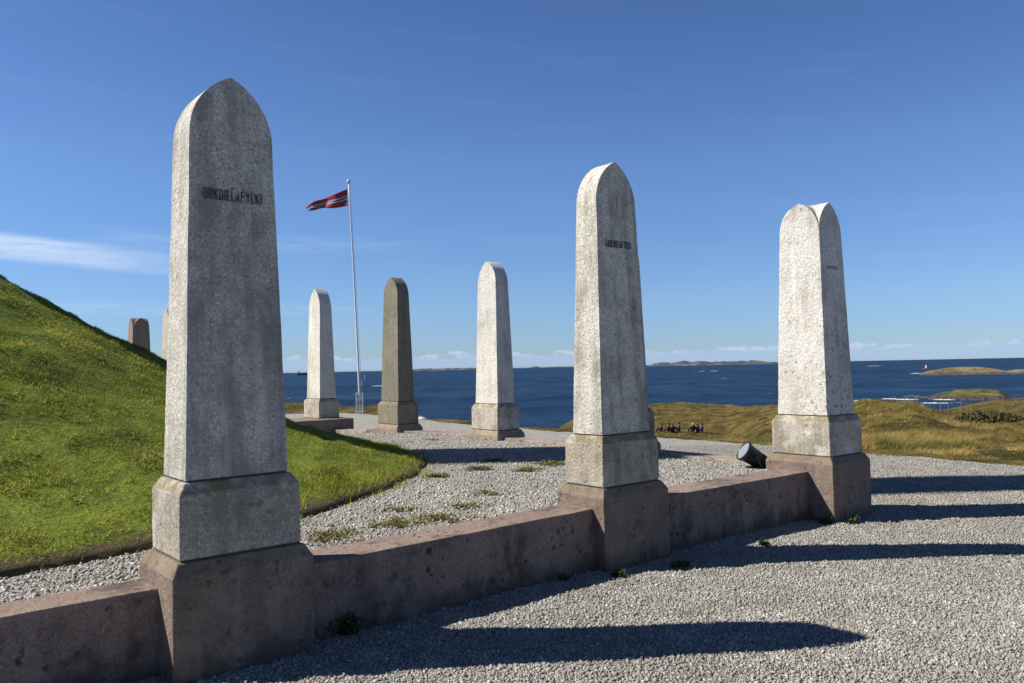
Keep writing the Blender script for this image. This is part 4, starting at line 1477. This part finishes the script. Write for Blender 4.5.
# ------------------------------------------------------------------ fence, scrub and stone on the right hand dunes
fn = thing('wire_fence', 'old wire fence of leaning wooden posts on the right hand grass hill', 'fence', (0, 0, 0))
POS = [(941, 401, 100), (948, 402, 105), (961, 400, 110), (972, 398, 108), (983, 397, 112), (994, 394, 114), (1004, 395, 116), (1014, 394, 112), (1026, 393, 110)]
tops = []
for i, (px, py, d) in enumerate(POS):
    r = pix(px, py)
    n2 = math.hypot(r[0], r[1])
    x, y, d = ground_hit(px, py + 12, 60)
    zg = float(terrain_z(np.array([x]), np.array([y]))[0])
    ln = random.uniform(-.14, .14)
    hh_ = min(max(height_at(px, py, d) - zg, .9), 1.7)
    V, F = tube([(x, y, zg - .3), (x + ln, y, zg + hh_)], [.045, .035], 7)
    mesh_obj('post', V, F, M['wood'], fn)
    tops.append((x + ln, y, zg + hh_))
for k_, dz in enumerate((.12, .5, .85)):
    V, F = tube([(p[0], p[1], p[2] - dz) for p in tops], .006, 4)
    mesh_obj('wire', V, F, M['steel'], fn)


def shrub(px, py, d, w, h, label, n):
    x, y, d = ground_hit(px, py, 45)
    zg = float(terrain_z(np.array([x]), np.array([y]))[0])
    V = []
    for i in range(n):
        a = random.uniform(0, 6.283)
        rr = math.sqrt(random.random())
        bx, by = math.cos(a) * rr * w / 2, math.sin(a) * rr * w / 4
        hh_ = h * (1 - rr * rr * .75) * random.uniform(.1, 1.05)
        s_ = random.uniform(.03, .11)
        for c in range(3):
            V.append((bx + random.uniform(-s_, s_), by + random.uniform(-s_, s_), hh_ + random.uniform(-s_, s_)))
    t = thing('shrub', label, 'shrub', (x, y, zg - .1), -math.atan2(x, y))
    poly_obj('foliage', np.array(V), 3, M['scrub'], t)
    st = [tube([(random.uniform(-w, w) * .2, 0, 0), (random.uniform(-w, w) * .35, random.uniform(-.4, .4), h * .7)], [.04, .015], 5) for _ in range(9)]
    mesh_obj('stems', *merge(*st), M['wood'], t)
    return t


shrub(989, 419.5, 95, 3.4, .55, 'dark low scrub on the grass hill at the right edge', 3200)
# pale boulder at the gravel edge beside the olive grey pillar
V, F = tube([(0, 0, -.06), (0, 0, .02), (0, 0, .07), (0, 0, .10)], [.19, .2, .13, .03], 11)
V = [(v[0] * random.uniform(.85, 1.15), v[1] * .6 * random.uniform(.85, 1.15), v[2] * random.uniform(.9, 1.1)) for v in V]
o = mesh_obj('boulder', V, F, M['white_paint'], None)
r = pix(420.5, 419)
o.location = (r[0] / r[1] * 28, 28, height_at(420.5, 420, 28))
tag(o, 'small whitish stone on the gravel edge right of the olive grey pillar', 'stone')
